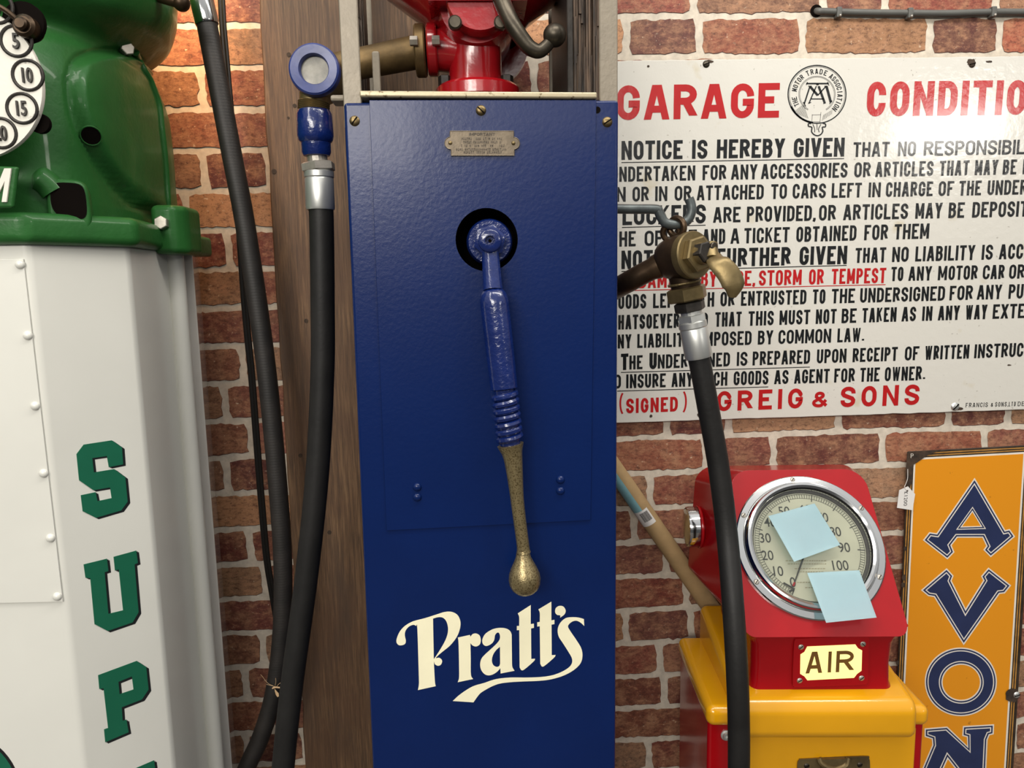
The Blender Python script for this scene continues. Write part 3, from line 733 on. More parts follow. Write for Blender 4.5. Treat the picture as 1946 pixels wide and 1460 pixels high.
# sight glass
YS = -.262; ks = pxm(YS); sg = U(600, 136, YS)
bm = B()
cyl(bm, 42 / ks, -.055, .0, sg, FY, 40, 0, .003)
v0 = U(598, 165, YS + .02); v1 = U(596, 213, YS + .02)
lathe(bm, [(27 / ks, 0), (26 / ks, .02)] + [(x / ks, .02 + i * .0012) for i, x in enumerate([27, 29, 27, 29, 27, 29, 27, 29, 27, 29, 27, 28])] + [(28 / ks, .045), (0, .045)], v0, (v1 - v0).normalized(), 32)
sgo = obj('sight_glass_body', bm, M['brass'], pump)
bm = B(); lathe(bm, [(45 / ks, 0), (45.5 / ks, .006), (44 / ks, .012), (41 / ks, .014), (27 / ks, .013), (25 / ks, .010), (24.5 / ks, .002)], sg, FY, 44)
obj('sight_glass_ring', bm, mat('blue_ring_paint', (40, 54, 112), .3, 0, .12, 40, .15, 120), sgo, 'blue painted ring')
bm = B(); cyl(bm, 25 / ks, 0, .004, sg, FY, 36); obj('sight_glass_pane', bm, M['sightglass'], sgo)
bm = B(); c0 = U(597, 212, YS + .02); c1 = U(602, 298, YS + .02); Lc = (c1 - c0).length
lathe(bm, [(0, -.001), (29 / ks, -.001), (32 / ks, .004), (32.5 / ks, Lc * .3), (33 / ks, Lc * .55), (31 / ks, Lc * .64), (27 / ks, Lc * .7), (26.5 / ks, Lc * .9), (24 / ks, Lc * .98), (20 / ks, Lc), (0, Lc)], c0, (c1 - c0).normalized(), 28)
obj('hose_coupling', bm, M['blue_cast'], pump, 'lumpy blue painted coupling')
# hook on the pump's right side
YH = -.30
bm = B(); r = 9 / pxm(YH)
hook = [U(1170, 397, YH)] + [U(1200, 397.5, YH)] + [U(1246, 398, YH), U(1252, 403, YH), U(1256, 412, YH), U(1264, 423, YH), U(1278, 427, YH), U(1295, 426, YH), U(1308, 417, YH), U(1314, 402, YH), U(1313, 388, YH), U(1309, 377, YH)]
xw = F2.x - .02
tube(bm, [Vector((xw, YH, hook[0].z))] + cr(hook, 5), r, 14); obj('hose_hook', bm, M['bluedgrey'], pump, 'blued steel hook on the side')

# ------------------------------------------------------------------ hoses
def ferrule(bm, p, q, ra, mi=0):               # crimped sleeve
    L = (q - p).length
    lathe(bm, [(0, 0), (ra * .9, 0), (ra, .002), (ra, L * .17), (ra * .93, L * .2), (ra * .97, L * .23), (ra * .98, L - .003), (ra * .93, L), (0, L)], p, (q - p).normalized(), 20, mi)
hp = thing('fuel_hose', 'black rubber hose hanging from the blue sight glass, in front of the timber board', 'hose', U(611, 398, -.24), 'fuel hoses')
Yh = -.242
pts = [U(609, 392, Yh), U(611, 420, Yh), U(613, 560, Yh), U(613, 700, Yh), U(603, 900, Yh - .004), U(582, 1100, Yh - .008), U(555, 1300, Yh - .012), U(538, 1460, Yh - .012), U(528, 1600, Yh), U(530, 1800, Yh + .02)]
bm = B(); tube(bm, cr(pts, 10), 22.3 / pxm(Yh), 24); obj('rubber_tube', bm, M['hose'], hp)
bm = B(); hx = pxm(Yh)
ferrule(bm, U(606, 324, Yh), U(609, 399, Yh), 27 / hx); obj('ferrule', bm, M['zinc'], hp, 'crimped bright steel sleeve')
bm = B(); hexnut(bm, 31 / hx, 0, .0125, U(604, 309, Yh), (U(606, 324, Yh) - U(604, 309, Yh)), .12)
cyl(bm, 18 / hx, -.012, .002, U(604, 309, Yh), (U(606, 324, Yh) - U(604, 309, Yh)), 20); obj('hex_nut', bm, M['steel'], hp, smooth=False)

hq = thing('fuel_hose', 'black ribbed hose with chrome end hanging beside the white and green pump', 'hose', U(394, 48, -.12), 'fuel hoses')
Yg = -.125; kg = pxm(Yg)
pts = [U(390, 30, Yg), U(396, 60, Yg), U(441, 296, Yg), U(468, 440, Yg), (U(506, 700, Yg)), U(531, 960, Yg), U(538, 1100, Yg), U(534, 1220, Yg), U(520, 1320, Yg), U(496, 1400, Yg), U(468, 1462, Yg), U(446, 1530, Yg + .02), U(440, 1640, Yg + .03)]
bm = B(); tube(bm, cr(pts, 10), 17.8 / kg, 24); obj('rubber_tube', bm, M['ribhose'], hq)
bm = B(); ferrule(bm, U(371, -50, Yg), U(394, 47, Yg), 21 / kg); obj('ferrule', bm, M['chrome'], hq, 'chrome sleeve')

bm = B(); Yc = -.058
cabp = [(418, -40), (423, 50), (430, 130), (443, 280), (456, 460), (463, 560), (470, 640), (478, 720), (488, 850), (496, 950), (506, 1060), (519, 1140), (533, 1230), (540, 1330), (520, 1480), (500, 1600)]
tube(bm, cr([U(x - 2, y, Yc) for x, y in cabp], 5), 4.2 / pxm(Yc), 8); tube(bm, cr([U(x + 4, y, Yc - .001) for x, y in cabp], 5), 3.6 / pxm(Yc), 8)
cb = obj('electric_cable', bm, M['cable'], None)
tag(cb, 'thin twin black cable running down the brick wall behind the ribbed hose', 'cable')

# nozzle hose on the right ------------------------------------------------
nz = thing('nozzle_hose', 'black hose with a brass tap nozzle hung on a hook right of the blue pump', 'hose', U(1320, 600, -.30), None)
YN = -.30; kn = pxm(YN)
pts = [U(1322, 655, YN), U(1330, 690, YN), U(1343, 760, YN), U(1366, 890, YN), U(1382, 1020, YN - .012), U(1393, 1150, YN - .05), U(1401, 1280, YN - .07), U(1404, 1380, YN - .072), U(1404, 1480, YN - .072), U(1402, 1650, YN - .066), U(1396, 1850, YN - .06)]
bm = B(); cp = cr(pts, 10); tube(bm, cp, [21 / kn] * len(cp), 24); obj('rubber_tube', bm, M['hose'], nz)
bm = B(); ferrule(bm, U(1315, 610, YN), U(1328, 680, YN), 27 / kn); obj('ferrule', bm, M['zinc'], nz, 'crimped bright steel sleeve')
dn = (U(1328, 680, YN) - U(1308, 560, YN)).normalized()
bm = B(); hexnut(bm, 28 / kn, 0, .011, U(1314, 598, YN), dn, .12, 0, .35); cyl(bm, 20 / kn, -.012, .002, U(1314, 598, YN), dn, 20); obj('hex_nut', bm, M['zinc'], nz, smooth=False)
bm = B(); hexnut(bm, 30 / kn, 0, .014, U(1309, 573, YN), dn, .15, 0, .5); obj('adapter_nut', bm, M['blackiron'], nz, smooth=False)
tapb = U(1272, 493, YN + .012); tapf = U(1322, 484, YN - .032); tax = (tapf - tapb).normalized()
bm = B()
Lt = (tapf - tapb).length; rt = 42 / kn
lathe(bm, [(0, -.012), (rt * .62, -.010), (rt * .88, -.002), (rt * .98, .010), (rt, Lt * .55), (rt, Lt * .9), (0, Lt * .9)], tapb, tax, 36)
sp = cr([tapb + tax * .008, U(1228, 517, YN + .018), U(1192, 537, YN + .036), U(1160, 555, YN + .09)], 5)
tube(bm, sp, [34 / kn] + [24 / kn] * 3 + [21 / kn] * (len(sp) - 4), 24)
lathe(bm, [(34 / kn, -.034), (30 / kn, -.022), (28.5 / kn, -.008), (28.5 / kn, .002), (27 / kn, .004)], U(1304, 548, YN), dn, 30)
body = obj('tap_body', bm, M['brassdark'], nz, 'dark brown tap body and bent spout')
bm = B(); hexnut(bm, 39 / kn, 0, .019, U(1303, 546, YN), dn, .12, 0, .45); torus(bm, 30 / kn, .0018, U(1301, 538, YN), dn, 30, 8); obj('union_nut', bm, M['brass'], body, smooth=False)
bm = B(); rf = 44 / kn
lathe(bm, [(0, -.014), (rf * .97, -.014), (rf, -.010), (rf, -.002), (rf * .96, 0), (0, 0)], tapf, tax, 40)
hexnut(bm, rf * .78, -.001, .010, tapf, tax, .1, 0, .25)
lathe(bm, [(0, .01), (rf * .46, .010), (rf * .44, .018), (0, .018)], tapf, tax, 28)
obj('tap_cap', bm, M['brass'], nz, ang=25)
hexb = U(1329, 481, YN - .040)
hexbolt('spindle_bolt', hexb, tax, rf * .44, .014, M['blackiron'], nz, .2)
bm = B()
lv = [U(1347, 488, YN - .042), U(1356, 491, YN - .052), U(1366, 500, YN - .066), U(1384, 520, YN - .072), U(1394, 543, YN - .074), U(1391, 564, YN - .07)]
cl_ = cr(lv, 5); n = len(cl_)
x_ = Vector((1, 0, .55)).normalized()
rings = []
for i, p in enumerate(cl_):
    t = i / (n - 1); wd = (.0085 + .0078 * math.sin(min(1, t * 1.15) * PI * .62)) * (1 if t < .8 else 1 - (t - .8) / .2 * .62); th = .0045
    tg = (cl_[min(n - 1, i + 1)] - cl_[max(0, i - 1)]).normalized(); sd = tg.cross(Vector((0, -1, 0))).normalized(); nn = sd.cross(tg).normalized()
    rings.append([bm.verts.new(p + sd * wd * math.cos(a) * .92 + nn * th * math.sin(a)) for a in [2 * PI * k / 12 for k in range(12)]])
for a, b in zip(rings, rings[1:]):
    for k in range(12): bm.faces.new((a[k], a[(k + 1) % 12], b[(k + 1) % 12], b[k]))
bm.faces.new(rings[0][::-1]); bm.faces.new(rings[-1])
tube(bm, [U(1353, 462, YN - .040), U(1352, 476, YN - .043), U(1353, 492, YN - .05)], [.0075, .0085, .009], 14)
obj('tap_lever', bm, M['brass'], nz, 'curved brass thumb lever')
bm = B(); cyl(bm, 8 / kn, 0, .0045, U(1354, 469, YN - .046), (.45, -1, .05), 18, 0, .001); obj('lever_pin', bm, M['darkiron'], nz)
# hanging ring: two links
bm = B(); torus(bm, 16.5 / kn, 6 / kn, U(1286, 432, YN), (1, .8, .15), 28, 10); torus(bm, 15 / kn, 5.6 / kn, U(1275, 442, YN + .004), (.25, 1, .25), 28, 10)
obj('hanging_ring', bm, M['brassdark'], nz)

# ================================================================== WHITE AND GREEN PUMP
def hdir(px, py):
    d = ray(px, py); return Vector((d[0], d[1]))
def meet(p, d, px, py):                        # plan position where the line p + t d crosses the sight line
    h = hdir(px, py); c = Vector((CAM[0], CAM[1])); m = Matrix(((d.x, -h.x), (d.y, -h.y))); t = m.inverted() @ (c - p); return p + d * t[0]
az = lambda a: Vector((math.sin(math.radians(a)), math.cos(math.radians(a))))
A3 = U(52, 471, -.408); pA = Vector((A3.x, A3.y)); dA, dB, dC = az(86), az(40), az(-4)
pB = meet(pA, dB, 245, 477); pC = meet(pB, dC, 316, 486)
pD = pA - dA * .30; ZW = U(100, 464, pA.y).z + .004
wp = thing('petrol_pump', 'white many-sided petrol pump with a green cast top and green block lettering, at the left', 'petrol pump', (pA.x - .12, -.22, 0))
bm = B()
plan = [pD, pA, pB, pC, Vector((pC.x, -.12)), Vector((pD.x - .06, -.12)), Vector((pD.x - .06, pD.y + .1))]
prism(bm, [(p.x, p.y, 0) for p in plan], (0, 0, ZW)); bevel(bm, .006, 3)
obj('column', bm, M['white'], wp)
nA = Vector((dA.y, -dA.x, 0)); nB = Vector((dB.y, -dB.x, 0))
PA3 = Vector((pA.x, pA.y, 1)); PB3 = PA3
pp = Vector((UX(335, 800, 0).x, 0)); rp = .0128
pc2 = meet(Vector((pC.x - .2, pC.y + .012)), Vector((1, 0)), 332, 490)
bm = B(); cyl(bm, rp, 0, ZW, (pc2.x, pc2.y, 0), (0, 0, 1), 28); obj('corner_tube', bm, M['white'], wp, 'round white corner moulding')
e0 = meet(Vector((pC.x, -.135)), Vector((1, 0)), 366, 490); e1 = meet(Vector((pC.x, -.02)), Vector((1, 0)), 376, 490)
bm = B(); prism(bm, [(pC.x - .2, -.135, 0), (e0.x, -.135, 0), (e1.x, -.02, 0), (pC.x - .2, -.02, 0)], (0, 0, ZW + .01)); bevel(bm, .002, 2)
obj('rear_casing', bm, mat('white_gloss_side', (196, 192, 186), .12, 0, .02, coat=.5), wp, 'glossy rear casing')
# access door with rivets on the front face
bm = B(); off = nA * .0012
dp = [UP(x, y, PA3, nA) for x, y in [(-160, 497), (46, 492), (121, 1143), (-160, 1149)]]
prism(bm, dp, nA * .0022); bevel(bm, .0008, 2); door = obj('access_door', bm, M['white'], wp)
for x, y in [(38, 503), (53, 638), (67, 772), (83, 900), (96, 1023), (109, 1134)]:
    rivet('rivet', UP(x, y, PA3 + nA * .0022, nA), nA, 8.2 / FOC * .93, M['white'], door, .75)
# roundel, cut off by the picture edge
bm = B(); cen = (-75, 1515)
circ = lambda r: [(cen[0] + r * math.cos(a) * .95, cen[1] + r * math.sin(a)) for a in [2 * PI * i / 56 for i in range(56)]]
painted(bm, [circ(122)], PA3, nA, .0003, 0); painted(bm, [circ(116)], PA3, nA, .0006, 1)
obj('round_emblem', bm, [M['ink'], M['green_letter']], wp, smooth=False)
# block lettering down the right-hand face
C3 = lambda x, y: (x / 2.2125, 800 + y / 2.2125)
Ls = [(322, 140), (352, 100), (470, 82), (513, 112), (518, 183), (458, 195), (450, 148), (388, 157), (395, 217), (480, 203), (527, 238), (537, 340), (510, 377), (404, 408), (348, 380), (340, 313), (402, 300), (410, 338), (470, 325), (463, 280), (393, 292), (333, 250)]
Lu = [(352, 604), (450, 580), (456, 632), (440, 637), (456, 812), (518, 797), (500, 625), (484, 630), (478, 572), (573, 546), (580, 598), (566, 604), (583, 805), (558, 848), (453, 884), (398, 855), (380, 662), (360, 660)]
Lp = [(413, 1070), (575, 1010), (615, 1036), (625, 1130), (597, 1172), (512, 1205), (516, 1262), (532, 1257), (541, 1310), (443, 1352), (438, 1298), (455, 1292), (436, 1125), (418, 1128)]
Lph = [(498, 1098), (555, 1075), (562, 1130), (503, 1150)]
Le = [(470, 1505), (648, 1428), (655, 1480), (598, 1505), (600, 1600), (478, 1650)]
for lp in ([Ls], [Lu], [Lp, Lph], [Le]):
    bm = B(); sh = [[C3(x + 11, y + 6) for x, y in l] for l in lp]; gr = [[C3(*q) for q in l] for l in lp]
    painted(bm, sh, PB3, nB, .0002, 1)
    mid = [[C3(x + 5.5, y + 3) for x, y in l] for l in lp]; painted(bm, mid, PB3, nB, .0003, 1)
    painted(bm, gr, PB3, nB, .0006, 0)
    obj('painted_letter', bm, [M['green_letter'], M['black_letter']], wp, smooth=False)

# green casting ------------------------------------------------------------
off_ = lambda p, d: p + d
q = .016
skA = pA + (Vector((nA.x, nA.y)) + Vector((nB.x, nB.y))) * .55 * q; skB = pB + Vector((nB.x, nB.y)) * q + Vector((dC.y, -dC.x)) * q * .4
zs0 = U(100, 464, pA.y).z; zs1 = U(150, 402, pA.y).z
e2 = meet(Vector((pC.x, pC.y - .02)), Vector((1, 0)), 364, 480)
e3 = meet(Vector((pC.x, -.1)), Vector((1, 0)), 366, 470)
bm = B()
pl = [skA - dA * .32, skA, skB, Vector((e2.x - .03, e2.y - .02)), e2, e3, Vector((pD.x - .08, -.1)), Vector((pD.x - .08, pD.y + .1))]
prism(bm, [(p.x, p.y, zs0) for p in pl], (0, 0, zs1 - zs0)); bevel(bm, .011, 4)
e4 = meet(Vector((pC.x, -.085)), Vector((1, 0)), 381, 470); zq0, zq1 = U(375, 486, -.085).z, U(375, 448, -.085).z
n0 = len(bm.verts); b2 = B(); box(b2, e4.x - .06, e4.x, -.1, -.03, zq0, zq1); bevel(b2, .006, 3); tm = bpy.data.meshes.new('t'); b2.to_mesh(tm); b2.free(); bm.from_mesh(tm); bpy.data.meshes.remove(tm)
zl0, zl1 = U(340, 484, e2.y).z, U(325, 392, e2.y).z
b2 = B(); prism(b2, [(e2.x - .045, e2.y - .026, zl0), (e2.x - .012, e2.y - .026, zl0), (e2.x, e2.y - .006, zl0), (e2.x, e2.y + .05, zl0), (e2.x - .045, e2.y + .05, zl0)], (0, 0, zl1 - zl0)); bevel(b2, .009, 4); tm = bpy.data.meshes.new('t'); b2.to_mesh(tm); b2.free(); bm.from_mesh(tm); bpy.data.meshes.remove(tm)
skirt = obj('top_flange', bm, M['green'], wp, 'green flange lying over the white column')
# bell above
cx, cy = pA.x - .145, -.215
prof = [(445, 326, 4.6), (410, 325, 4.6), (396, 324, 4.6), (340, 319, 4.6), (290, 316, 4.4), (240, 311, 4.2), (200, 306, 4.0), (170, 298, 3.6), (150, 290, 3.3), (132, 282, 3.0), (118, 273, 2.8), (106, 270, 2.6), (94, 276, 2.5), (76, 301, 2.4), (56, 322, 2.3), (30, 333, 2.2), (0, 337, 2.2), (-60, 334, 2.2), (-140, 300, 2.2), (-190, 200, 2.2)]
ROTI = ROT.inverted()
def topx(P):
    v = ROTI @ (Vector(P) - Vector(CAM)); return 973 + FOC * v.x / -v.z, 730 - FOC * v.y / -v.z
def sup(hw, hd, ne, a, z):
    c, s_2 = math.cos(a), math.sin(a); e = 2 / ne
    return Vector((cx + hw * math.copysign(abs(c) ** e, c), cy + hd * math.copysign(abs(s_2) ** e, s_2), z))
def solve(py, px, ne):
    z = U(px, py, cy).z; lo, hi = .02, .5
    for _ in range(30):
        hw = (lo + hi) / 2; hd = min(hw * .95, .212)
        m = max(topx(sup(hw, hd, ne, 2 * PI * i / 90, z))[0] for i in range(90))
        lo, hi = (hw, hi) if m < px else (lo, hw)
    return [z, hw, hd, ne]
KEY = [solve(*p) for p in prof]
def ring_at(t):                                # smooth interpolation between the key sections
    k = min(len(KEY) - 2, int(t)); f = t - k; a, b = KEY[k], KEY[k + 1]; p, n_ = KEY[max(0, k - 1)], KEY[min(len(KEY) - 1, k + 2)]
    return [.5 * (2 * a[i] + (b[i] - p[i]) * f + (2 * p[i] - 5 * a[i] + 4 * b[i] - n_[i]) * f * f + (3 * a[i] - p[i] - 3 * b[i] + n_[i]) * f ** 3) for i in range(4)]
bay = sm([(137, 140), (152, 113), (200, 100), (250, 107), (280, 130), (304, 160), (420, 200), (430, 420), (320, 418), (290, 400), (250, 380), (205, 335), (168, 278), (146, 230), (136, 185)], lambda x, y: (x, y), 4)
def sdist(x, y):                               # signed distance to the bay outline (inside positive)
    best = 1e9; ins = False; n_ = len(bay)
    for i in range(n_):
        x1, y1 = bay[i]; x2, y2 = bay[(i + 1) % n_]
        if (y1 > y) != (y2 > y) and x < (x2 - x1) * (y - y1) / (y2 - y1) + x1: ins = not ins
        dx, dy = x2 - x1, y2 - y1; t = max(0, min(1, ((x - x1) * dx + (y - y1) * dy) / (dx * dx + dy * dy + 1e-9)))
        best = min(best, math.hypot(x - x1 - t * dx, y - y1 - t * dy))
    return best if ins else -best
NS = 220; NR = 130
bm = B(); grid = []
for k in range(NR + 1):
    z, hw, hd, ne = ring_at((len(KEY) - 1) * k / NR); row = []
    for i in range(NS):
        a = 2 * PI * i / NS; P = sup(hw, hd, ne, a, z)
        if P.y < cy + .12 and P.x > cx:
            d = sdist(*topx(P)); f = max(0, min(1, (d + 3) / 14)); f = f * f * (3 - 2 * f)
            nn = Vector((math.copysign(abs(math.cos(a)) ** (2 - 2 / ne), math.cos(a)) / hw, math.copysign(abs(math.sin(a)) ** (2 - 2 / ne), math.sin(a)) / hd, 0)).normalized()
            P = P + nn * (.013 * f) - nn * (.004 * max(0, 1 - abs(d + 6) / 7) if d < 1 else 0)
        row.append(bm.verts.new(P))
    grid.append(row)
for a, b in zip(grid, grid[1:]):
    for i in range(NS): bm.faces.new((a[i], a[(i + 1) % NS], b[(i + 1) % NS], b[i]))
bm.faces.new(grid[0][::-1]); bm.faces.new(grid[-1])
def bell_normal(P):
    best = min(((v.co - P).length, i, j) for i, row in enumerate(grid) for j, v in enumerate(row)); i, j = best[1], best[2]
    i = max(1, min(NR - 1, i)); a = grid[i + 1][j].co - grid[i - 1][j].co; b = grid[i][(j + 1) % NS].co - grid[i][j - 1].co
    n_ = a.cross(b).normalized(); return n_ if n_.dot(P - Vector((cx, cy, P.z))) > 0 else -n_
def on_bell(px, py):                           # nearest front point of the bell under a picture position
    best = None; k0 = 1e9
    for row in grid:
        for v in row:
            if v.co.y > cy + .1: continue
            x, y = topx(v.co); e = (x - px) ** 2 + (y - py) ** 2 + (v.co.y - cy) * 8
            if e < k0: k0 = e; best = v.co.copy()
    return best
seam = [on_bell(x, y) for x, y in [(318, 425), (318, 402), (315, 340), (311, 290), (305, 240), (300, 200), (292, 170), (283, 150), (272, 130), (262, 112), (258, 95)]]
hA, hB, hC = on_bell(173, 258), on_bell(239, 97), on_bell(128, 380)
NA_ = bell_normal(hA)
bell = obj('cast_top', bm, M['green'], wp, 'bulging green cast iron top', ang=70)
bm = B(); tube(bm, cr([p + Vector((-.001, .003, 0)) for p in seam], 4), .0055, 12)
obj('seam_flange', bm, M['green'], bell)
dY = az(46); nY = Vector((dY.y, -dY.x, 0)); by = hB; nf = hA + nY * .0012; bayo = bell
def hole(px, py, r, pt, n, par, nm='cast_hole', ring=None):
    bm = B(); c = UP(px, py, pt, n); rr = r * .88 / FOC * (c - Vector(CAM)).length
    cyl(bm, rr, -.006, .0004, c, n, 28)  # disc almost flush with the casting, hole shade painted into its colour
    o = obj(nm, bm, M['dark'], par, 'round hole with its shade painted near-black')
    if ring:
        b2 = B(); torus(b2, rr, rr * .09, c, n, 28, 8); obj('hole_rim', b2, ring, o)
    return o
hole(173, 258, 17, hA + NA_ * .0012, NA_, bayo, ring=M['green'])
# dial with ringed numbers
dpt = Vector((pA.x, pA.y - .026, 1.6)); dn_ = Vector((.05, -1, .0)).normalized()
cD = UP(-72, 156, dpt, dn_); eD = UP(81, 158, dpt, dn_); rD = (eD - cD).length
bm = B(); lathe(bm, [(0, -.008), (rD * .985, -.008), (rD, -.003), (rD * .99, 0), (0, 0)], cD, dn_, 72); dial = obj('volume_dial', bm, M['casewhite'], wp, 'white dial with ringed raised numbers')
for body, x, y in [('5', 31, 78), ('10', 53, 143), ('15', 42, 206), ('20', 2, 253), ('0', -6, 14)]:
    c = UP(x, y, dpt, dn_); r = 21.5 / FOC * (c - Vector(CAM)).length
    bm = B(); torus(bm, r, r * .12, c, dn_, 32, 8); obj('number_ring', bm, M['blackiron'], dial)
    V, F = font_mesh(body, .015, .05); h = max(v.y for v in V); x0 = min(v.x for v in V); x1 = max(v.x for v in V)
    k = r * .98 / h; kx = k * (.62 if len(body) > 1 else .72)
    bm = B(); add_mesh(bm, V, F, lambda v: c + Vector((1, .05, 0)) * ((v.x - (x0 + x1) / 2) * kx) + Vector((0, 0, 1)) * ((v.y - h / 2) * k) + dn_ * (v.z * .03 + .001))
    obj('number', bm, M['blackiron'], dial, smooth=False)
hole(74, 234, 17, dpt - dn_ * .010, dn_, bell); hole(44, 42, 33, dpt - dn_ * .004, dn_, bell)
bm = B(); c = UP(48, 50, dpt + dn_ * .004, dn_); cyl(bm, .012, -.02, .006, c, dn_, 20, 0, .003); cyl(bm, .007, 0, .012, c, dn_, 16, 0, .002)
tube(bm, cr([UP(-14, 6, dpt + dn_ * .006, dn_), UP(14, 22, dpt + dn_ * .006, dn_), UP(42, 46, dpt + dn_ * .006, dn_)], 5), .003, 8); obj('dial_bolt', bm, M['brassdark'], dial)
# hooded square opening
ho = hC + Vector((.004, -.016, 0)); nH = Vector((.42, -1, 0)).normalized(); dH = Vector((1, .42, 0)).normalized()
sq = sm([(99, 352), (128, 347), (156, 354), (164, 385), (162, 412), (140, 416), (112, 410), (97, 388)], lambda x, y: (x, y), 4)
bm = B(); hood = [UP(x, y, ho, nH) for x, y in inset(sm([(99, 352), (128, 347), (156, 354), (164, 385), (166, 430), (140, 440), (112, 440), (97, 400)], lambda x, y: (x, y), 4), -7)]
prism(bm, hood, -nH * .05); bmesh.ops.recalc_face_normals(bm, faces=bm.faces); bevel(bm, .0055, 4, ang=50)
tube(bm, cr([UP(x, y, ho - nH * .012, nH) for x, y in [(62, 334), (76, 340), (92, 352), (104, 366)]], 5), [.004, .007, .010, .0125, .0145] + [.0155] * 11, 16)
hd_ = obj('vent_hood', bm, M['green'], bell)
bm = B(); a = [UP(x, y, ho + nH * .002, nH) for x, y in sq]; prism(bm, [p - nH * .0012 for p in a], -nH * .012); obj('vent_opening', bm, M['dark'], hd_, 'square opening with its shade painted near-black', smooth=False)  # near-black slab paints the shade inside the opening
# name plaque, cut off by the picture edge
pq = Vector((0, pA.y - .020, 0))
bm = B(); prism(bm, [U(x, y, pq.y) for x, y in [(-70, 400), (30, 396), (40, 318), (-60, 315)]], (0, -.006, 0)); bevel(bm, .004, 3); pqo = obj('name_plaque', bm, M['green'], bell)
bm = B()
for lp in ([(3, 384), (12, 384), (21, 320), (8, 320), (-4, 350), (-2, 366), (9, 344)], [(-2, 366), (-14, 344), (-24, 384), (-34, 384), (-20, 320), (-8, 320), (-4, 350)]): painted(bm, [lp], pq + Vector((0, -.006, 0)), FY, .002)
obj('plaque_letter', bm, M['offwhite'], pqo, smooth=False)
hexbolt('hex_bolt', hB + nY * .001, nY, .0095, .011, M['steel'], wp, .3)
hexbolt('hex_bolt', Vector((e2.x - .027, e2.y - .026, U(313, 424, e2.y - .03).z)), (.05, -1, .05), .0095, .010, M['steel'], wp, .5)
bm = B(); ball(bm, .011, U(345, 6, cy - .02)); cyl(bm, .008, 0, .03, U(345, 6, cy - .02), (-1, 0, .3), 16); obj('drain_plug', bm, M['brassdark'], wp)

# ================================================================== GARAGE NOTICE SIGN
YG = -.010; GP = (0, YG - .0032, 0)
gs = thing('garage_sign', 'white enamel garage conditions notice in red and black capitals, on the brick wall', 'sign', U(1600, 450, YG))
bm = B()
g4 = [U(1143, 804.5, YG), U(2105, 773, YG), U(2105, 106, YG), U(1143, 116.5, YG)]
ol = []
rg = random.Random(9)
for a, b in zip(g4, g4[1:] + g4[:1]):
    n = 60
    for i in range(n):
        p = a.lerp(b, i / n); p = p + Vector((rg.gauss(0, .0003), 0, rg.gauss(0, .0003))); ol.append(p)
prism(bm, ol, (0, -.0032, 0)); bevel(bm, .001, 1, ang=60)
obj('enamel_plate', bm, M['enamel'], gs, ang=50)
def gl(name, m, items, **kw):
    bm = B()
    for it in items:
        t, x0, x1, yl, yr, cap = it[:6]; lettering(bm, t, x0, x1, yl, yr, cap, GP, FY, it[6] if len(it) > 6 else kw.get('t', .2), q=kw.get('q', .26), gap=kw.get('gap', .095))
    for ln in kw.get('lines', []):
        x0, y0, x1, y1, wd = ln; quad(bm, [U(x0, y0 + wd / 2, GP[1] - .0003), U(x1, y1 + wd / 2, GP[1] - .0003), U(x1, y1 - wd / 2, GP[1] - .0003), U(x0, y0 - wd / 2, GP[1] - .0003)])
    return obj(name, bm, m, gs, kw.get('label'), smooth=False)
def Lb(words, yl, yr, xl, xr, cap, t=.165):      # words: (text, x0, x1); baseline interpolated between xl and xr
    f = lambda x: yl + (yr - yl) * (x - xl) / (xr - xl)
    return [(w_, a, b, f(a), f(b), cap, t) for w_, a, b in words]
for it_ in [('GARAGE', 1172, 1480, 228.5, 223.5, 66), ('CONDITIONS', 1646, 2038, 221.5, 217, 66)]:
    gl('heading_lettering', M['redink'], [it_], t=.2, q=.34, gap=.12, label='red heading lettering')
gl('notice_lettering', M['ink'], Lb([('NOTICE', 1181, 1297), ('IS', 1315, 1344), ('HEREBY', 1362, 1491), ('GIVEN', 1508, 1604)], 304, 297.5, 1181, 1604, 36, .185), lines=[(1181, 309, 1604, 301.5, 1.6)])
gl('notice_lettering', M['ink'], Lb([('THAT', 1621, 1690), ('NO', 1706, 1740), ('RESPONSIBILITY', 1755, 1996)], 298.5, 292.5, 1621, 1996, 28))
gl('notice_lettering', M['ink'], Lb([('UNDERTAKEN', 1161, 1321), ('FOR', 1335, 1380), ('ANY', 1389, 1439), ('ACCESSORIES', 1446, 1610), ('OR', 1623, 1654), ('ARTICLES', 1663, 1773), ('THAT', 1785, 1841), ('MAY', 1852, 1896), ('BE', 1905, 1931), ('LEFT', 1943, 2000)], 345.5, 331.5, 1180, 1931, 28.5))
gl('notice_lettering', M['ink'], Lb([('N', 1172, 1189), ('OR', 1202, 1233), ('IN', 1245, 1268), ('OR', 1282, 1314), ('ATTACHED', 1324, 1451), ('TO', 1465, 1495), ('CARS', 1506, 1569), ('LEFT', 1580, 1637), ('IN', 1650, 1673), ('CHARGE', 1683, 1772), ('OF', 1783, 1812), ('THE', 1822, 1864), ('UNDERSIGNED', 1876, 2036)], 383.5, 370.5, 1180, 1900, 28))
gl('notice_lettering', M['ink'], [('LOCKERS', 1183, 1341, 428, 424.5, 36, .185)], lines=[(1182, 432.5, 1341, 428, 1.6)])
gl('notice_lettering', M['ink'], Lb([('ARE', 1355, 1407), ('PROVIDED,', 1419, 1550), ('OR', 1556, 1588), ('ARTICLES', 1602, 1725), ('MAY', 1739, 1790), ('BE', 1802, 1832), ('DEPOSITED', 1847, 1985)], 423.5, 414, 1355, 1832, 29.5))
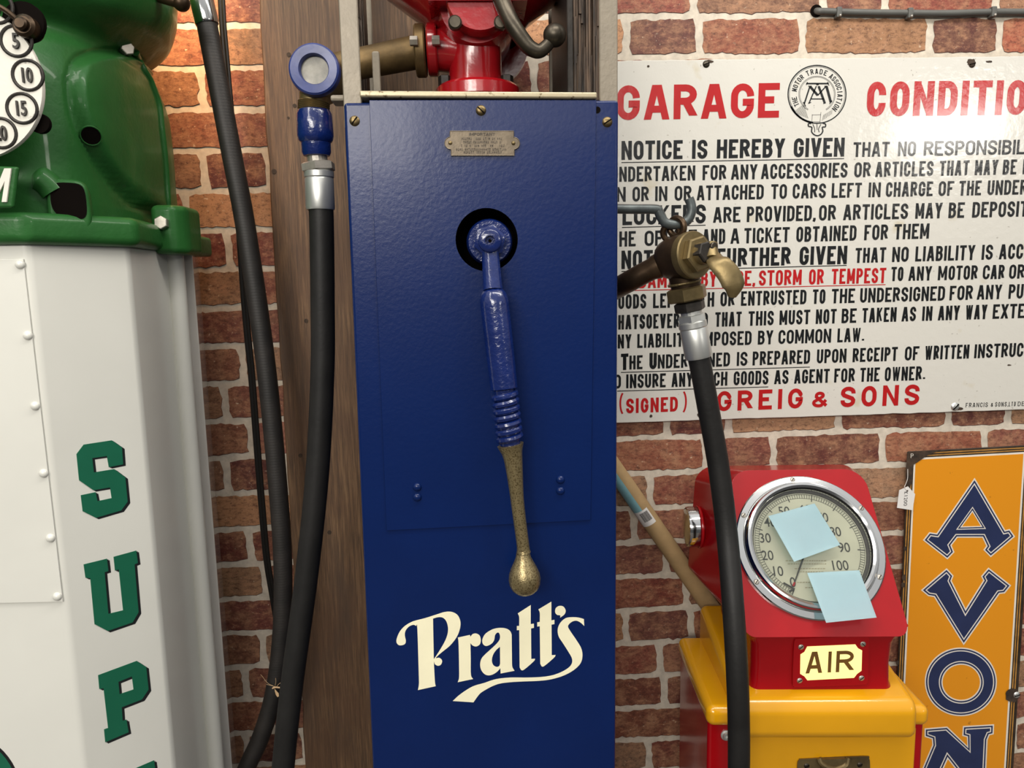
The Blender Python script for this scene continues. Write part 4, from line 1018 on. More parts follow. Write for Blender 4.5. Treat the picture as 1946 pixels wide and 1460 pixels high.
gl('notice_lettering', M['ink'], Lb([('HE', 1177, 1208), ('OFFICE', 1225, 1324), ('AND', 1335, 1378), ('A', 1388, 1405), ('TICKET', 1414, 1500), ('OBTAINED', 1513, 1627), ('FOR', 1642, 1687), ('THEM', 1699, 1765)], 469, 453.5, 1177, 1765, 29))
gl('notice_lettering', M['ink'], Lb([('NOTICE', 1181, 1290), ('IS', 1310, 1338), ('FURTHER', 1362, 1502), ('GIVEN', 1519, 1609)], 511.5, 502, 1181, 1609, 35, .185), lines=[(1181, 516, 1609, 504.5, 1.6)])
gl('notice_lettering', M['ink'], Lb([('THAT', 1625, 1683), ('NO', 1695, 1726), ('LIABILITY', 1739, 1852), ('IS', 1865, 1886), ('ACCEPTED', 1898, 2020)], 500, 493, 1625, 1900, 28.5))
gl('notice_lettering', M['redink'], Lb([('DAMAGE', 1214, 1318), ('BY', 1332, 1362), ('FIRE,', 1376, 1435), ('STORM', 1442, 1523), ('OR', 1537, 1565), ('TEMPEST', 1580, 1683)], 548, 538, 1216, 1683, 29), lines=[(1185, 552.5, 1683, 541, 1.5)], label='red underlined lettering')
gl('notice_lettering', M['ink'], Lb([('TO', 1693, 1716), ('ANY', 1726, 1770), ('M', 1782, 1799), ('OTOR', 1802, 1857), ('C', 1867, 1880), ('AR', 1882, 1908), ('OR', 1917, 1946)], 534.5, 529.5, 1693, 1946, 27))
gl('notice_lettering', M['ink'], Lb([('OODS', 1175, 1228), ('LEFT', 1241, 1294), ('WITH', 1303, 1357), ('OR', 1369, 1396), ('ENTRUSTED', 1408, 1532), ('TO', 1544, 1568), ('THE', 1580, 1624), ('UNDERSIGNED', 1634, 1795), ('FOR', 1804, 1848), ('ANY', 1856, 1903), ('PURPOSE', 1916, 2020)], 587.5, 567.5, 1175, 1940, 27.5))
gl('notice_lettering', M['ink'], Lb([('HATSOEVER', 1175, 1291), ('AND', 1303, 1345), ('THAT', 1359, 1409), ('THIS', 1422, 1470), ('MUST', 1481, 1539), ('NOT', 1550, 1589), ('BE', 1599, 1627), ('TAKEN', 1638, 1703), ('AS', 1713, 1740), ('IN', 1752, 1771), ('ANY', 1782, 1823), ('WAY', 1834, 1875), ('EXTENDING', 1886, 2020)], 626.5, 604.5, 1175, 1946, 27.5))
gl('notice_lettering', M['ink'], Lb([('NY', 1174, 1200), ('LIABILITY', 1211, 1312), ('IMPOSED', 1332, 1428), ('BY', 1440, 1469), ('COMMON', 1479, 1579), ('LAW.', 1591, 1642)], 662.5, 649.5, 1176, 1642, 26.5))
gl('notice_lettering', M['ink'], [('T', 1180, 1194, 703.5, 703, 31)] + Lb([('HE', 1196, 1221), ('NDERSIGNED', 1250, 1387), ('IS', 1400, 1420), ('PREPARED', 1430, 1539), ('UPON', 1552, 1608), ('RECEIPT', 1620, 1705), ('OF', 1719, 1746), ('WRITTEN', 1757, 1841), ('INSTRUCTIONS', 1851, 2010)], 702.5, 679.5, 1196, 1900, 26.5) + [('U', 1234, 1248, 702, 701.5, 31)], lines=[(1180, 708, 1539, 697.8, 1.5)])
gl('notice_lettering', M['ink'], Lb([('O', 1167, 1180), ('INSURE', 1190, 1265), ('ANY', 1276, 1316), ('SUCH', 1328, 1382), ('GOODS', 1394, 1460), ('AS', 1471, 1498), ('AGENT', 1509, 1576), ('FOR', 1585, 1624), ('THE', 1634, 1671), ('OWNER.', 1681, 1758)], 738.5, 722.5, 1179, 1758, 26.5), lines=[(1173, 743.5, 1460, 735.5, 1.5)])
for its_ in ([('(', 1177, 1189, 784, 784, 34, .1), ('SIGNED', 1190, 1288, 786, 782, 28, .19), (')', 1293, 1305, 781, 781, 34, .1)], [('GREIG', 1362, 1525, 782, 776, 38, .2)], [('&', 1543, 1572, 775, 774, 30, .2)], [('SONS', 1597, 1746, 774.5, 769.5, 39, .2)]):
    gl('signature_lettering', M['redink'], its_, q=.4, gap=(.14 if len(its_) > 1 else .3), label='red signature lettering')
gl('maker_lettering', M['ink'], [('FRANCIS', 1835, 1877, 774.5, 773.5, 8.5, .13), ('&', 1883, 1887, 773, 773, 7, .15), ('SONS,', 1891, 1916, 773, 772.5, 8.5, .13), ('LTD', 1917, 1930, 772.5, 772, 8.5, .13), ('DEPTFORD', 1934, 1990, 772, 770, 8.5, .13)], gap=.25, q=.35)
# badge: strap, ring lettering, monogram
E8 = lambda x, y: (1490 + x / 9.123, 110 + y / 9.125)
bm = B(); yb = GP[1]
ec = (572, 632)
def ringp(rx, w_, a0=0, a1=360, n=72, dy=0):
    for i in range(n):
        A0, A1 = [math.radians(a0 + (a1 - a0) * (i + k) / n) for k in (0, 1)]
        P = [E8(ec[0] + r * math.cos(A), ec[1] + dy - r * math.sin(A)) for r, A in ((rx - w_, A0), (rx, A0), (rx, A1), (rx - w_, A1))]
        quad(bm, [U(*p, yb - .0003) for p in P])
ringp(512, 20); ringp(482, 6, -40, 220); ringp(318, 7, -60, 240); ringp(300, 5, -60, 240); ringp(514, 34, 205, 262, 30)
def rtext(text, a0, a1, r, cap):
    n = len(text)
    for i, ch in enumerate(text):
        a = math.radians(a0 + (a1 - a0) * i / (n - 1)); cxp = ec[0] + r * math.cos(a); cyp = ec[1] - r * math.sin(a)
        wd = cap * .55 if ch != 'I' else cap * .16
        for q4 in word_quads(ch, wd / cap, .16, .1):
            pts = []
            for v in q4:
                dx = v.x * cap - wd / 2; dy = v.y * cap - cap / 2
                X = cxp + dx * math.sin(a) + dy * math.cos(a); Y = cyp + dx * math.cos(a) - dy * math.sin(a)
                pts.append(U(*E8(X, Y), yb - .0003))
            quad(bm, pts)
rtext('THE', 207, 190, 398, 86); rtext('MOTOR', 169, 131, 398, 88); rtext('TRADE', 114, 68, 398, 92); rtext('ASSOCIATION', 52, -40, 398, 92)
def st(pts, w_):
    for q4 in ribbon([(x, -y) for x, y in pts], w_, False): quad(bm, [U(*E8(v.x, -v.y), yb - .0004) for v in q4])
st([(385, 445), (775, 445)], 26); st([(385, 470), (408, 420)], 14); st([(752, 420), (780, 480)], 14); st([(580, 445), (580, 475)], 44)
st([(350, 800), (450, 490)], 24); st([(455, 500), (585, 650)], 42); st([(585, 650), (720, 500)], 20); st([(735, 490), (812, 770)], 44); st([(335, 765), (375, 840)], 16); st([(790, 800), (828, 740)], 16); st([(420, 490), (480, 490)], 14); st([(700, 490), (748, 490)], 14)
st([(430, 790), (560, 490)], 20); st([(600, 490), (705, 780)], 40); st([(470, 712), (690, 712)], 18); st([(420, 792), (470, 770)], 12); st([(680, 792), (724, 782)], 14)
for k in range(9): st([(205 + k * 16, 900 - k * 12), (240 + k * 22, 985 + k * 8)], 5)
for k in range(8): st([(690 + k * 20, 985 - k * 12), (660 + k * 24, 1090 - k * 16)], 5)
st([(490, 980), (480, 1130)], 6); st([(640, 940), (622, 1130)], 6); st([(490, 990), (640, 985)], 5); st([(490, 1108), (620, 1108)], 5)
cr2 = lambda pts: [tuple(p[:2]) for p in cr([(x, y, 0) for x, y in pts], 5)]
st(cr2([(470, 1140), (425, 1140), (425, 1185), (480, 1205), (478, 1280), (520, 1330), (580, 1350), (640, 1325), (672, 1270), (665, 1205), (715, 1195), (718, 1150), (670, 1130)]), 22)
st(cr2([(500, 1150), (530, 1230), (530, 1290)]), 12); st(cr2([(640, 1150), (600, 1230), (610, 1290)]), 12); st([(570, 1140), (575, 1250)], 10)
obj('badge', bm, M['ink'], gs, 'round black badge of a buckled strap with a monogram', smooth=False)
for cxp, cyp, rx, ry in [(1347, 117, 9, 3), (1846, 118, 9, 7), (1822, 777, 9, 3), (1880, 117, 7, 2), (1232, 126, 2.5, 2.5), (1237, 791, 3, 3), (1328, 789, 3, 4), (1918, 694, 4, 1.5)]:
    pts = [(cxp + rx * math.cos(a) * rg.uniform(.75, 1.15), cyp + ry * math.sin(a) * rg.uniform(.75, 1.15)) for a in [2 * PI * i / 18 for i in range(18)]]
    bm = B(); bm.faces.new([bm.verts.new(U(x, y, GP[1] - .0004)) for x, y in pts]); obj('chipped_enamel', bm, M['rust'], gs, smooth=False)
for px, py, m, a in [(1342, 122, 'darkiron', .4), (1847, 122, 'rust', .2), (1815, 773, 'zinc', .8)]:
    slot_screw('fixing_screw', U(px, py, GP[1]), FY, (6.5 if m != 'zinc' else 8.5) / pxm(0), M[m], gs, a)

# ================================================================== AVON SIGN
YV = -.010; VP_ = (0, YV - .003, 0)
av = thing('enamel_sign', 'orange enamel sign with large navy letters down it, beside the red air meter', 'sign', U(1830, 1160, YV))
AV = lambda y, f: None
def edgeL(y): return 1724 + (1696 - 1724) * (y - 858) / 602
def edgeR(y): return 1963 + (1925 - 1963) * (y - 845) / 615
vc = [(edgeL(858), 858), (edgeR(845), 845), (edgeR(1900), 1880), (edgeL(1900), 1900)]
def rect_in(dl, dt, y1=1900):
    yl, yr = 858 + dt, 845 + dt; return [(edgeL(yl) + dl, yl - dl * .05), (edgeR(yr) - dl, yr + dl * .05), (edgeR(y1) - dl, y1), (edgeL(y1) + dl, y1)]
bm = B(); prism(bm, [U(x, y, YV) for x, y in vc][::-1], (0, -.003, 0)); bevel(bm, .001, 1)
avp = obj('enamel_plate', bm, M['brown'], av)
bm = B()
for dl, dt, w_ in [(4.5, 4.5, 2.0), (9, 9, 2.0)]:
    painted(bm, [rect_in(dl, dt, 1890), rect_in(dl + w_, dt + w_, 1888)], VP_, FY, .0003, 0)
obj('gold_lines', bm, M['gold'], av, smooth=False)
bm = B(); painted(bm, [rect_in(13.5, 13.5, 1885)], VP_, FY, .0003, 0); obj('white_border', bm, M['offwhite'], av, smooth=False)
bm = B(); painted(bm, [rect_in(17, 17, 1880)], VP_, FY, .0006, 0); obj('orange_field', bm, M['orange'], av, smooth=False)
V8 = lambda x, y: (1546 + x / 2.393, 850 + y / 2.393)
N8 = lambda x, y: (1640 + x / 6.36, 1300 + y / 6.36)
AA = [V8(*p) for p in [(733, 140), (872, 378), (893, 373), (917, 407), (806, 501), (773, 468), (786, 450), (768, 412), (655, 412), (628, 447), (641, 478), (609, 511), (498, 424), (527, 387), (560, 392)]]
AH = [V8(*p) for p in [(723, 286), (770, 364), (665, 367)]]
VV = [V8(*p) for p in [(489, 651), (606, 551), (637, 585), (628, 608), (692, 735), (772, 607), (762, 588), (796, 548), (899, 629), (870, 665), (846, 668), (683, 901), (548, 682), (522, 678)]]
el = lambda cx_, cy_, rx, ry: [V8(cx_ + rx * math.cos(a), cy_ + ry * math.sin(a)) for a in [2 * PI * i / 64 for i in range(64)]]
OO, OH = el(670, 1068, 164, 156), el(672, 1070, 85, 80)
NN = [N8(*p) for p in [(745, 540), (1020, 518), (1262, 752), (1256, 645), (1200, 630), (1208, 512), (1585, 490), (1580, 610), (1530, 622), (1506, 680), (1478, 1300), (1330, 1300), (1026, 912), (850, 1300), (600, 1300), (838, 740), (832, 670), (745, 640)]]
bm = B()
for o_, h_ in ((AA, AH), (VV, None), (OO, OH), (NN, None)):
    for i, (d, mi) in enumerate(((0, 1), (2.4, 0), (5.2, 1), (7.2, 0))):
        lo = [inset(o_, d)] + ([inset(h_, -d)] if h_ else [])
        if h_ is AH: lo[1] = inset(h_, -d * .8 + 2.2)
        painted(bm, lo, VP_, FY, .0009 + .0002 * i, mi)
obj('letters', bm, [M['navy'], M['offwhite']], av, 'outlined navy letters', smooth=False)
def blot(pts, lift=.002):
    bm = B(); bm.faces.new([bm.verts.new(U(x, y, VP_[1] - lift)) for x, y in pts]); obj('chipped_enamel', bm, M['rust'], av, smooth=False)
blot([(1724, 859), (1790, 855), (1762, 866), (1752, 873), (1742, 880), (1735, 884), (1734, 915), (1724, 940), (1721, 900)])
blot([(1911 + 13 * math.cos(a) * rg.uniform(.85, 1.1) + 12, 1322 + 14 * math.sin(a) * rg.uniform(.85, 1.1)) for a in [2 * PI * i / 20 for i in range(20)]])
for x, y, r in [(1720, 1043, 3), (1718, 1098, 4), (1716, 1112, 3.5), (1706, 1260, 3)]: blot([(x + r * math.cos(a), y + r * 1.5 * math.sin(a)) for a in [2 * PI * i / 10 for i in range(10)]])
slot_screw('fixing_screw', U(1932, 1321, VP_[1] - .002), FY, 7 / pxm(0), M['zinc'], av, .3)
bm = B(); V, F = font_mesh('P', -.01); add_mesh(bm, V, F, lambda v: U(1733 + v.x * 13, 871 - v.y * 13, VP_[1] - .0024)); obj('corner_mark', bm, M['offwhite'], av, smooth=False)
# price tag
yt = VP_[1] - .006
tg = thing('price_tag', 'small white price tag hanging by thread from the left edge of the orange sign', 'tag', U(1722, 945, yt))
bm = B(); T4 = lambda x, y: (1660 + x / 3.475, 840 + y / 3.476)
painted(bm, [[T4(*p) for p in [(228, 294), (275, 345), (258, 452), (155, 436), (170, 320)]], [T4(223 + 7 * math.cos(a), 324 + 7 * math.sin(a)) for a in [2 * PI * i / 12 for i in range(12)]]], (0, yt, 0), FY, .0006)
obj('card', bm, M['paper'], tg, smooth=False)
bm = B(); tube(bm, cr([U(*T4(222, 322), yt - .001), U(*T4(205, 300), yt - .001), U(*T4(213, 278), yt), U(*T4(225, 240), yt), U(*T4(226, 180), yt + .002)], 5), .0005, 6); obj('thread', bm, M['paper'], tg)
V, F = font_mesh('£1200', -.004); x0 = min(v.x for v in V); x1 = max(v.x for v in V); bm = B()
ta, tb = T4(212, 330), T4(206, 424)
def tm(v):
    f = (v.x - x0) / (x1 - x0); px = ta[0] + (tb[0] - ta[0]) * f + (v.y + v.x * .0) * 9.5; py = ta[1] + (tb[1] - ta[1]) * f - v.y * 1.5; return U(px - 2, py, yt - .0009)
add_mesh(bm, V, F, tm); obj('handwriting', bm, M['ink'], tg, smooth=False)

# ================================================================== CABLE ON THE WALL
bm = B(); Yk = -.007; rk = 6 / pxm(0)
ck = cr([U(x, y, Yk + (0.012 if i == 0 else 0)) for i, (x, y) in enumerate([(1549, 21), (1556, 21.5), (1572, 22), (1640, 24), (1727, 25), (1800, 25.5), (1887, 23), (1946, 23), (2060, 22), (2200, 24)])], 6)
tube(bm, ck, rk, 12); wc = obj('wall_cable', bm, M['greycable'], None); tag(wc, 'grey flat cable clipped along the brick wall above the white sign', 'cable')
for px, py in [(1592, 24), (1727, 25.5), (1885, 23)]:
    bm = B(); p = U(px, py, Yk); box(bm, p.x - .0045, p.x + .0045, Yk - rk - .002, -.0015, p.z - rk - .004, p.z + rk + .002); bevel(bm, .0018, 2)
    c_ = obj('cable_clip', bm, M['greycable'], wc)
    b2 = B(); ball(b2, .0024, Vector((p.x + .001, Yk - rk - .002, p.z - rk - .0015)), 12); obj('clip_nail', b2, M['steel'], c_)
bm = B(); cyl(bm, 11 / pxm(0), 0, .0012, U(1551, 21, -.001), FY, 20); obj('drilled_hole', bm, M['dark'], wc)  # thin disc on the wall, the hole's shade is its colour

# ================================================================== RED AND YELLOW AIR METER
PSI, TAU = math.radians(-4.5), math.radians(35)
ux = Vector((math.cos(PSI), math.sin(PSI), 0)); hx_ = Vector((math.sin(PSI), -math.cos(PSI), 0)); zu = Vector((0, 0, 1))
nF = (hx_ * math.cos(TAU) + zu * math.sin(TAU)).normalized(); vF = nF.cross(ux)
if vF.z < 0: vF = -vF
p0 = U(1545, 1043, -.238)
O_ = Vector((p0.x, p0.y, 0))
def LM(u, d, z): return O_ + ux * u + hx_ * d + zu * z
def toL(P): v = Vector(P) - O_; return v.dot(ux), v.dot(hx_), v.z
def pL(px, py, d): return toL(UP(px, py, O_ + hx_ * d, hx_))
FPX = lambda px, py, lift=0.0: UP(px, py, p0 + nF * lift, nF)
am = thing('air_meter', 'red and yellow forecourt air meter with a round dial and a lit AIR panel', 'air meter', (p0.x, -.2, 0))
ub, db, zb = toL(FPX(1570, 1201)); ut, dt_, zt = toL(FPX(1505, 893))
ubr = toL(FPX(1727, 1190))[0]; utr = toL(FPX(1643, 905))[0]; ubl = toL(FPX(1412, 1203))[0]; utl = -utr + (ubl + ubr)
dbk = -.135
dbk = -.168
sec = [(db, zb), (db - .010, zb - .016), (dbk, zb - .016), (dbk, zt + .004), (dt_ - .004, zt + .004)]
def uw(z, side):
    t = max(0, min(1, (z - zb) / (zt - zb))); return (ubl * (1 - t) + utl * t) if side < 0 else (ubr * (1 - t) + utr * t)
def bevel_dir(bm, dr, w_, seg=6):
    es = [e for e in bm.edges if abs((e.verts[0].co - e.verts[1].co).normalized().dot(dr)) > .97]
    bmesh.ops.bevel(bm, geom=es, offset=w_, segments=seg, profile=.5, affect='EDGES', clamp_overlap=True)
bm = B(); sec = [(db + .0042, zb - .006), (dbk, zb - .006), (dbk, zt - .016), (dt_, zt)]
fl_w = lambda d: .032 if d == dbk else 0
hexa(bm, [LM(uw(z, -1) - fl_w(d), d, z) for d, z in sec], [LM(uw(z, 1) + fl_w(d), d, z) for d, z in sec]); bmesh.ops.recalc_face_normals(bm, faces=bm.faces)
es = [e for e in bm.edges if abs((e.verts[0].co - e.verts[1].co).normalized().dot(hx_)) > .85 and min(v.co.z for v in e.verts) > (zt + zb) / 2]
bmesh.ops.bevel(bm, geom=es, offset=.030, segments=7, profile=.5, affect='EDGES', clamp_overlap=True)
es = [e for e in bm.edges if abs((e.verts[0].co - e.verts[1].co).normalized().dot(hx_)) > .85 and max(v.co.z for v in e.verts) < (zt + zb) / 2]
bmesh.ops.bevel(bm, geom=es, offset=.018, segments=6, profile=.5, affect='EDGES', clamp_overlap=True)
es = [e for e in bm.edges if abs((e.verts[0].co - e.verts[1].co).normalized().dot(vF)) > .9]
bmesh.ops.bevel(bm, geom=es, offset=.013, segments=4, profile=.5, affect='EDGES', clamp_overlap=True)
bevel(bm, .007, 4, ang=24)
head = obj('meter_head', bm, M['red'], am, 'red sloping head', ang=50)
dn2 = db - .022
ul_, _, zl_ = pL(1562, 1312, dn2); nl = pL(1430, 1290, dn2)[0]; nr = pL(1694, 1290, dn2)[0]; zlid = zl_
bm = B(); rings = []
for z, gr in [(zlid - .02, .006), (zlid, .005), (zlid + .012, .001), (zlid + .04, .0), (zb - .03, .002), (zb - .012, .010), (zb, .02)]:
    rings.append((z, gr))
def rr_ring(u0, u1, d0, d1, z, r=.014, k=6):
    out = []
    for cx_, cy_, a0 in ((u1 - r, d1 - r, 0), (u0 + r, d1 - r, 90), (u0 + r, d0 + r, 180), (u1 - r, d0 + r, 270)):
        for i in range(k + 1):
            a = math.radians(a0 + 90 * i / k); out.append(LM(cx_ + r * math.cos(a), cy_ + r * math.sin(a), z))
    return out
vr = [[bm.verts.new(p) for p in rr_ring(nl - g, nr + g, -.155, dn2 + g * .6, z)] for z, g in rings]
for a, b in zip(vr, vr[1:]):
    for i in range(len(a)): bm.faces.new((a[i], a[(i + 1) % len(a)], b[(i + 1) % len(a)], b[i]))
bm.faces.new(vr[0][::-1]); bm.faces.new(vr[-1])
neck = obj('meter_neck', bm, M['red'], am, ang=50)
# AIR panel
A8 = lambda x, y: (1480 + x / 8.108, 1190 + y / 8.108)
dpl = dn2 + .001
bm = B(); plq = sm([(235, 300), (260, 215), (330, 195), (1290, 160), (1365, 175), (1392, 240), (1375, 830), (1350, 890), (1280, 905), (320, 945), (240, 930), (215, 870)], A8, 3)
prism(bm, [UP(x, y, LM(0, dpl + .0045, 0), hx_) for x, y in plq], -hx_ * .007); bevel(bm, .0018, 3, ang=50)
apl = obj('lamp_panel', bm, M['red'], neck, 'red panel around the lit window')
win = [A8(*p) for p in [(440, 318), (1180, 285), (1222, 345), (1284, 378), (1275, 690), (1208, 738), (1160, 800), (440, 838), (396, 778), (330, 738), (335, 440), (395, 402)]]
bm = B(); painted(bm, [win], LM(0, dpl + .0046, 0), hx_, .0004); obj('lit_window', bm, M['lamp'], apl, 'glowing yellow window', smooth=False)
bm = B(); pw = LM(0, dpl + .005, 0)
lettering(bm, 'A', *[A8(x, 0)[0] for x in (412, 666)], A8(0, 735)[1], A8(0, 722)[1], 41, pw, hx_, .17, thick=.0006)
lettering(bm, 'I', *[A8(x, 0)[0] for x in (752, 808)], A8(0, 718)[1], A8(0, 716)[1], 40, pw, hx_, .16, thick=.0006)
lettering(bm, 'R', *[A8(x, 0)[0] for x in (876, 1150)], A8(0, 714)[1], A8(0, 705)[1], 40.5, pw, hx_, .165, thick=.0006, q=.3)
obj('window_lettering', bm, M['airink'], apl, smooth=False)
for x, y, a in [(343, 325, .7), (1298, 280, -.8), (322, 843, .6), (1275, 805, .7)]:
    slot_screw('panel_screw', UP(*A8(x, y), LM(0, dpl + .0045, 0), hx_), hx_, .0042, M['steel'], apl, a, .35)
# dial: bezel, glass, face
RZ = .1118; cz = FPX(1545.5, 1043)
_c = [FPX(x, y) for x, y in [(1507, 906), (1408, 1081), (1464, 1147), (1527, 1174.5), (1683, 1060), (1661, 994), (1612, 941), (1401, 1000)]]
_A = np.array([[2 * (p - p0).dot(ux), 2 * (p - p0).dot(vF), 1] for p in _c]); _b = np.array([(p - p0).length_squared for p in _c])
_s = np.linalg.lstsq(_A, _b, rcond=None)[0]; cz = p0 + ux * float(_s[0]) + vF * float(_s[1]); RZ = math.sqrt(_s[2] + _s[0] ** 2 + _s[1] ** 2)
fxy = (ux, vF)
bm = B(); lathe(bm, [(RZ * .8, -.002), (RZ, -.002), (RZ, .004), (RZ * .985, .0055), (RZ * .905, .0065), (RZ * .895, .0055), (RZ * .885, .0115), (RZ * .86, .016), (RZ * .83, .017), (RZ * .80, .015), (RZ * .785, .011), (RZ * .785, .0005)], cz, nF, 80, xy=fxy)
bez = obj('dial_bezel', bm, M['chrome'], head, 'chromed ring')
bm = B(); lathe(bm, [(0, .0006), (RZ * .785, .0006)], cz, nF, 72, xy=fxy); face = obj('dial_face', bm, M['dial'], head, 'cream dial numbered to 100')
bm = B(); lathe(bm, [(RZ * .752, .0007), (RZ * .755, .0025), (RZ * .79, .0034)], cz, nF, 72, xy=fxy); obj('dial_shroud', bm, M['blackiron'], face)
bm = B(); lathe(bm, [(0, .0115), (RZ * .79, .0115), (RZ * .79, .0105), (0, .0105)], cz, nF, 72, xy=fxy); obj('dial_glass', bm, M['glass'], head, 'clear dial glass')
for px, py in [(1506, 911), (1407, 977), (1435, 1108), (1634, 968), (1674, 1098)]:
    q = FPX(px, py, .006); d_ = (q - cz) - nF * (q - cz).dot(nF); q = cz + d_.normalized() * RZ * .945 + nF * .006
    slot_screw('bezel_screw', q, nF, .0042, M['steel'], bez, .9, .35)
cDl = (FPX(1427, 1030) + FPX(1637, 1046)) / 2; lf = .0011
def onD(px, py): P = FPX(px, py, lf) - cz; return math.atan2(P.dot(vF), P.dot(ux)), math.hypot(P.dot(vF), P.dot(ux))
a0_, r0_ = onD(1508, 1124); a1_, r1_ = onD(1618, 1082)
a0_ += 2 * PI if a0_ < 0 else 0; a1_ += 0
while a1_ > a0_ - PI: a1_ -= 2 * PI
RO = RZ * .735; bm = B()
def pol(a, r, l=lf): return cz + (ux * math.cos(a) + vF * math.sin(a)) * r + nF * l
def dseg(a, ra, rb, wd):
    t = (ux * -math.sin(a) + vF * math.cos(a)) * wd / 2
    quad(bm, [pol(a, ra) - t, pol(a, ra) + t, pol(a, rb) + t, pol(a, rb) - t])
for i in range(101):
    a = a0_ + (a1_ - a0_) * i / 100; big = i % 10 == 0
    dseg(a, RO - (.0105 if big else .0065), RO - (0 if not big else -.001), .0015 if big else .0008)
for rr2 in (RO, RO - .0064):
    for i in range(120):
        b0, b1 = [a0_ + (a1_ - a0_) * (i + k) / 120 for k in (0, 1)]
        quad(bm, [pol(b0, rr2 - .0003), pol(b1, rr2 - .0003), pol(b1, rr2 + .0003), pol(b0, rr2 + .0003)])
obj('dial_scale', bm, M['dialink'], face, smooth=False)
bm = B()
for body, px, py in [('0', 1506.5, 1106), ('10', 1479, 1085), ('20', 1458.5, 1055), ('30', 1454, 1022), ('40', 1463, 992), ('50', 1490, 971), ('60', 1530, 968), ('70', 1563, 983), ('80', 1587, 1010), ('90', 1604, 1040), ('100', 1597, 1074)]:
    V, F = font_mesh(body, .006); c = FPX(px, py, lf); hh = .0155; k = hh / .73; x0 = min(v.x for v in V); x1 = max(v.x for v in V)
    add_mesh(bm, V, F, lambda v: c + ux * ((v.x - (x0 + x1) / 2) * k * .88) + vF * ((v.y - .365) * k))
obj('dial_numbers', bm, M['dialink'], face, smooth=False)
bm = B(); rd = random.Random(2)
for px0, px1, py in [(1493, 1570, 1066), (1497, 1571, 1072), (1510, 1565, 1081), (1515, 1565, 1087), (1515, 1540, 1107), (1530, 1542, 1117)]:
    x = px0
    while x < px1:
        L_ = rd.uniform(2, 5); quad(bm, [FPX(x, py + 1, lf), FPX(x + L_, py + .8, lf), FPX(x + L_, py - 1, lf), FPX(x, py - .8, lf)]); x += L_ + 1.2
obj('dial_small_print', bm, mat('faded_dial_ink', (150, 142, 118), .6), face, smooth=False)
bm = B(); n1, n2 = FPX(1533, 1042, .004), FPX(1509, 1110, .004)
sdv = (n2 - n1).cross(nF).normalized(); prism(bm, [n1 - sdv * .0016, n1 + sdv * .0016, n2 + sdv * .0008, n2 - sdv * .0008], nF * .0008)
ndl = obj('dial_needle', bm, M['dialink'], face, smooth=False)
bm = B(); n3 = FPX(1507, 1114, .004); n2b = n2.lerp(n1, .04)
prism(bm, [n2b - sdv * .0014, n2b + sdv * .0014, n3 + sdv * .0014, n3 - sdv * .0014], nF * .001); obj('needle_tip', bm, M['red'], ndl, 'red tip', smooth=False)
bm = B(); tube(bm, [FPX(1489, 1108, .0035), FPX(1500, 1114, .0035), FPX(1508, 1119, .0035)], .0014, 8); tube(bm, [FPX(1500, 1124, .003), FPX(1509, 1121, .003)], .0014, 8); obj('zero_stop', bm, M['dialink'], face)
# side lamp / knob on the left of the head
uk = uw(pL(1335, 1000, -.03)[2], -1) - .014; kc = UP(1341, 1001, LM(uk, 0, 0), ux)
bm = B(); lathe(bm, [(.026, -.012), (.026, .008), (.0285, .010), (.0285, .013), (.033, .0135), (.035, .016), (.035, .03), (.034, .0335), (.0325, .034), (.0325, .031)], kc, -ux, 40)
kn_ = obj('side_lamp', bm, M['chrome'], head, 'chromed round side lamp')
bm = B(); torus(bm, .0355, .0028, kc - ux * .0125, -ux, 40, 10); obj('lamp_gasket', bm, M['red'], kn_, 'red rubber ring')
bm = B(); lathe(bm, [(.0325, .031), (.031, .0345), (.02, .037), (0, .038)], kc, -ux, 32); obj('lamp_lens', bm, M['amber'], kn_, 'dull amber lens')
# yellow lid
dl_ = dn2 + .034
ur = pL(1747, 1370, dl_)[0]; uL = toL(UZ(1316, 1162, zlid))[0]
zlf = pL(1600, 1413, dl_)[2]; dlb = -.172
sec = [(dlb, zlid - .05), (dl_, zlf), (dl_, zlid - .003), (dlb, zlid + .044)]
bm = B(); hexa(bm, [LM(uL, d, z) for d, z in sec], [LM(ur, d, z) for d, z in sec]); bmesh.ops.recalc_face_normals(bm, faces=bm.faces); bevel_dir(bm, ux, .019); bevel(bm, .012, 4, ang=30)
lid = obj('lid', bm, M['yellow'], am, 'yellow lid', ang=50)
dw = dl_ - .022
wl, wr = pL(1344, 1375, dw)[0], pL(1771, 1340, dw)[0]; zwb = pL(1768, 1384, dw)[2]
zw = zlid - .022
for a, b in ((wl, uL + .02), (ur - .02, wr)):
    bm = B(); sec2 = [(dlb, zwb), (dw, zwb), (dw, zw), (dlb, zw)]
    hexa(bm, [LM(a, d, z) for d, z in sec2], [LM(b, d, z) for d, z in sec2]); bmesh.ops.recalc_face_normals(bm, faces=bm.faces); bevel(bm, .012, 5, ang=24); obj('lid_wing', bm, M['yellow'], lid, ang=50)
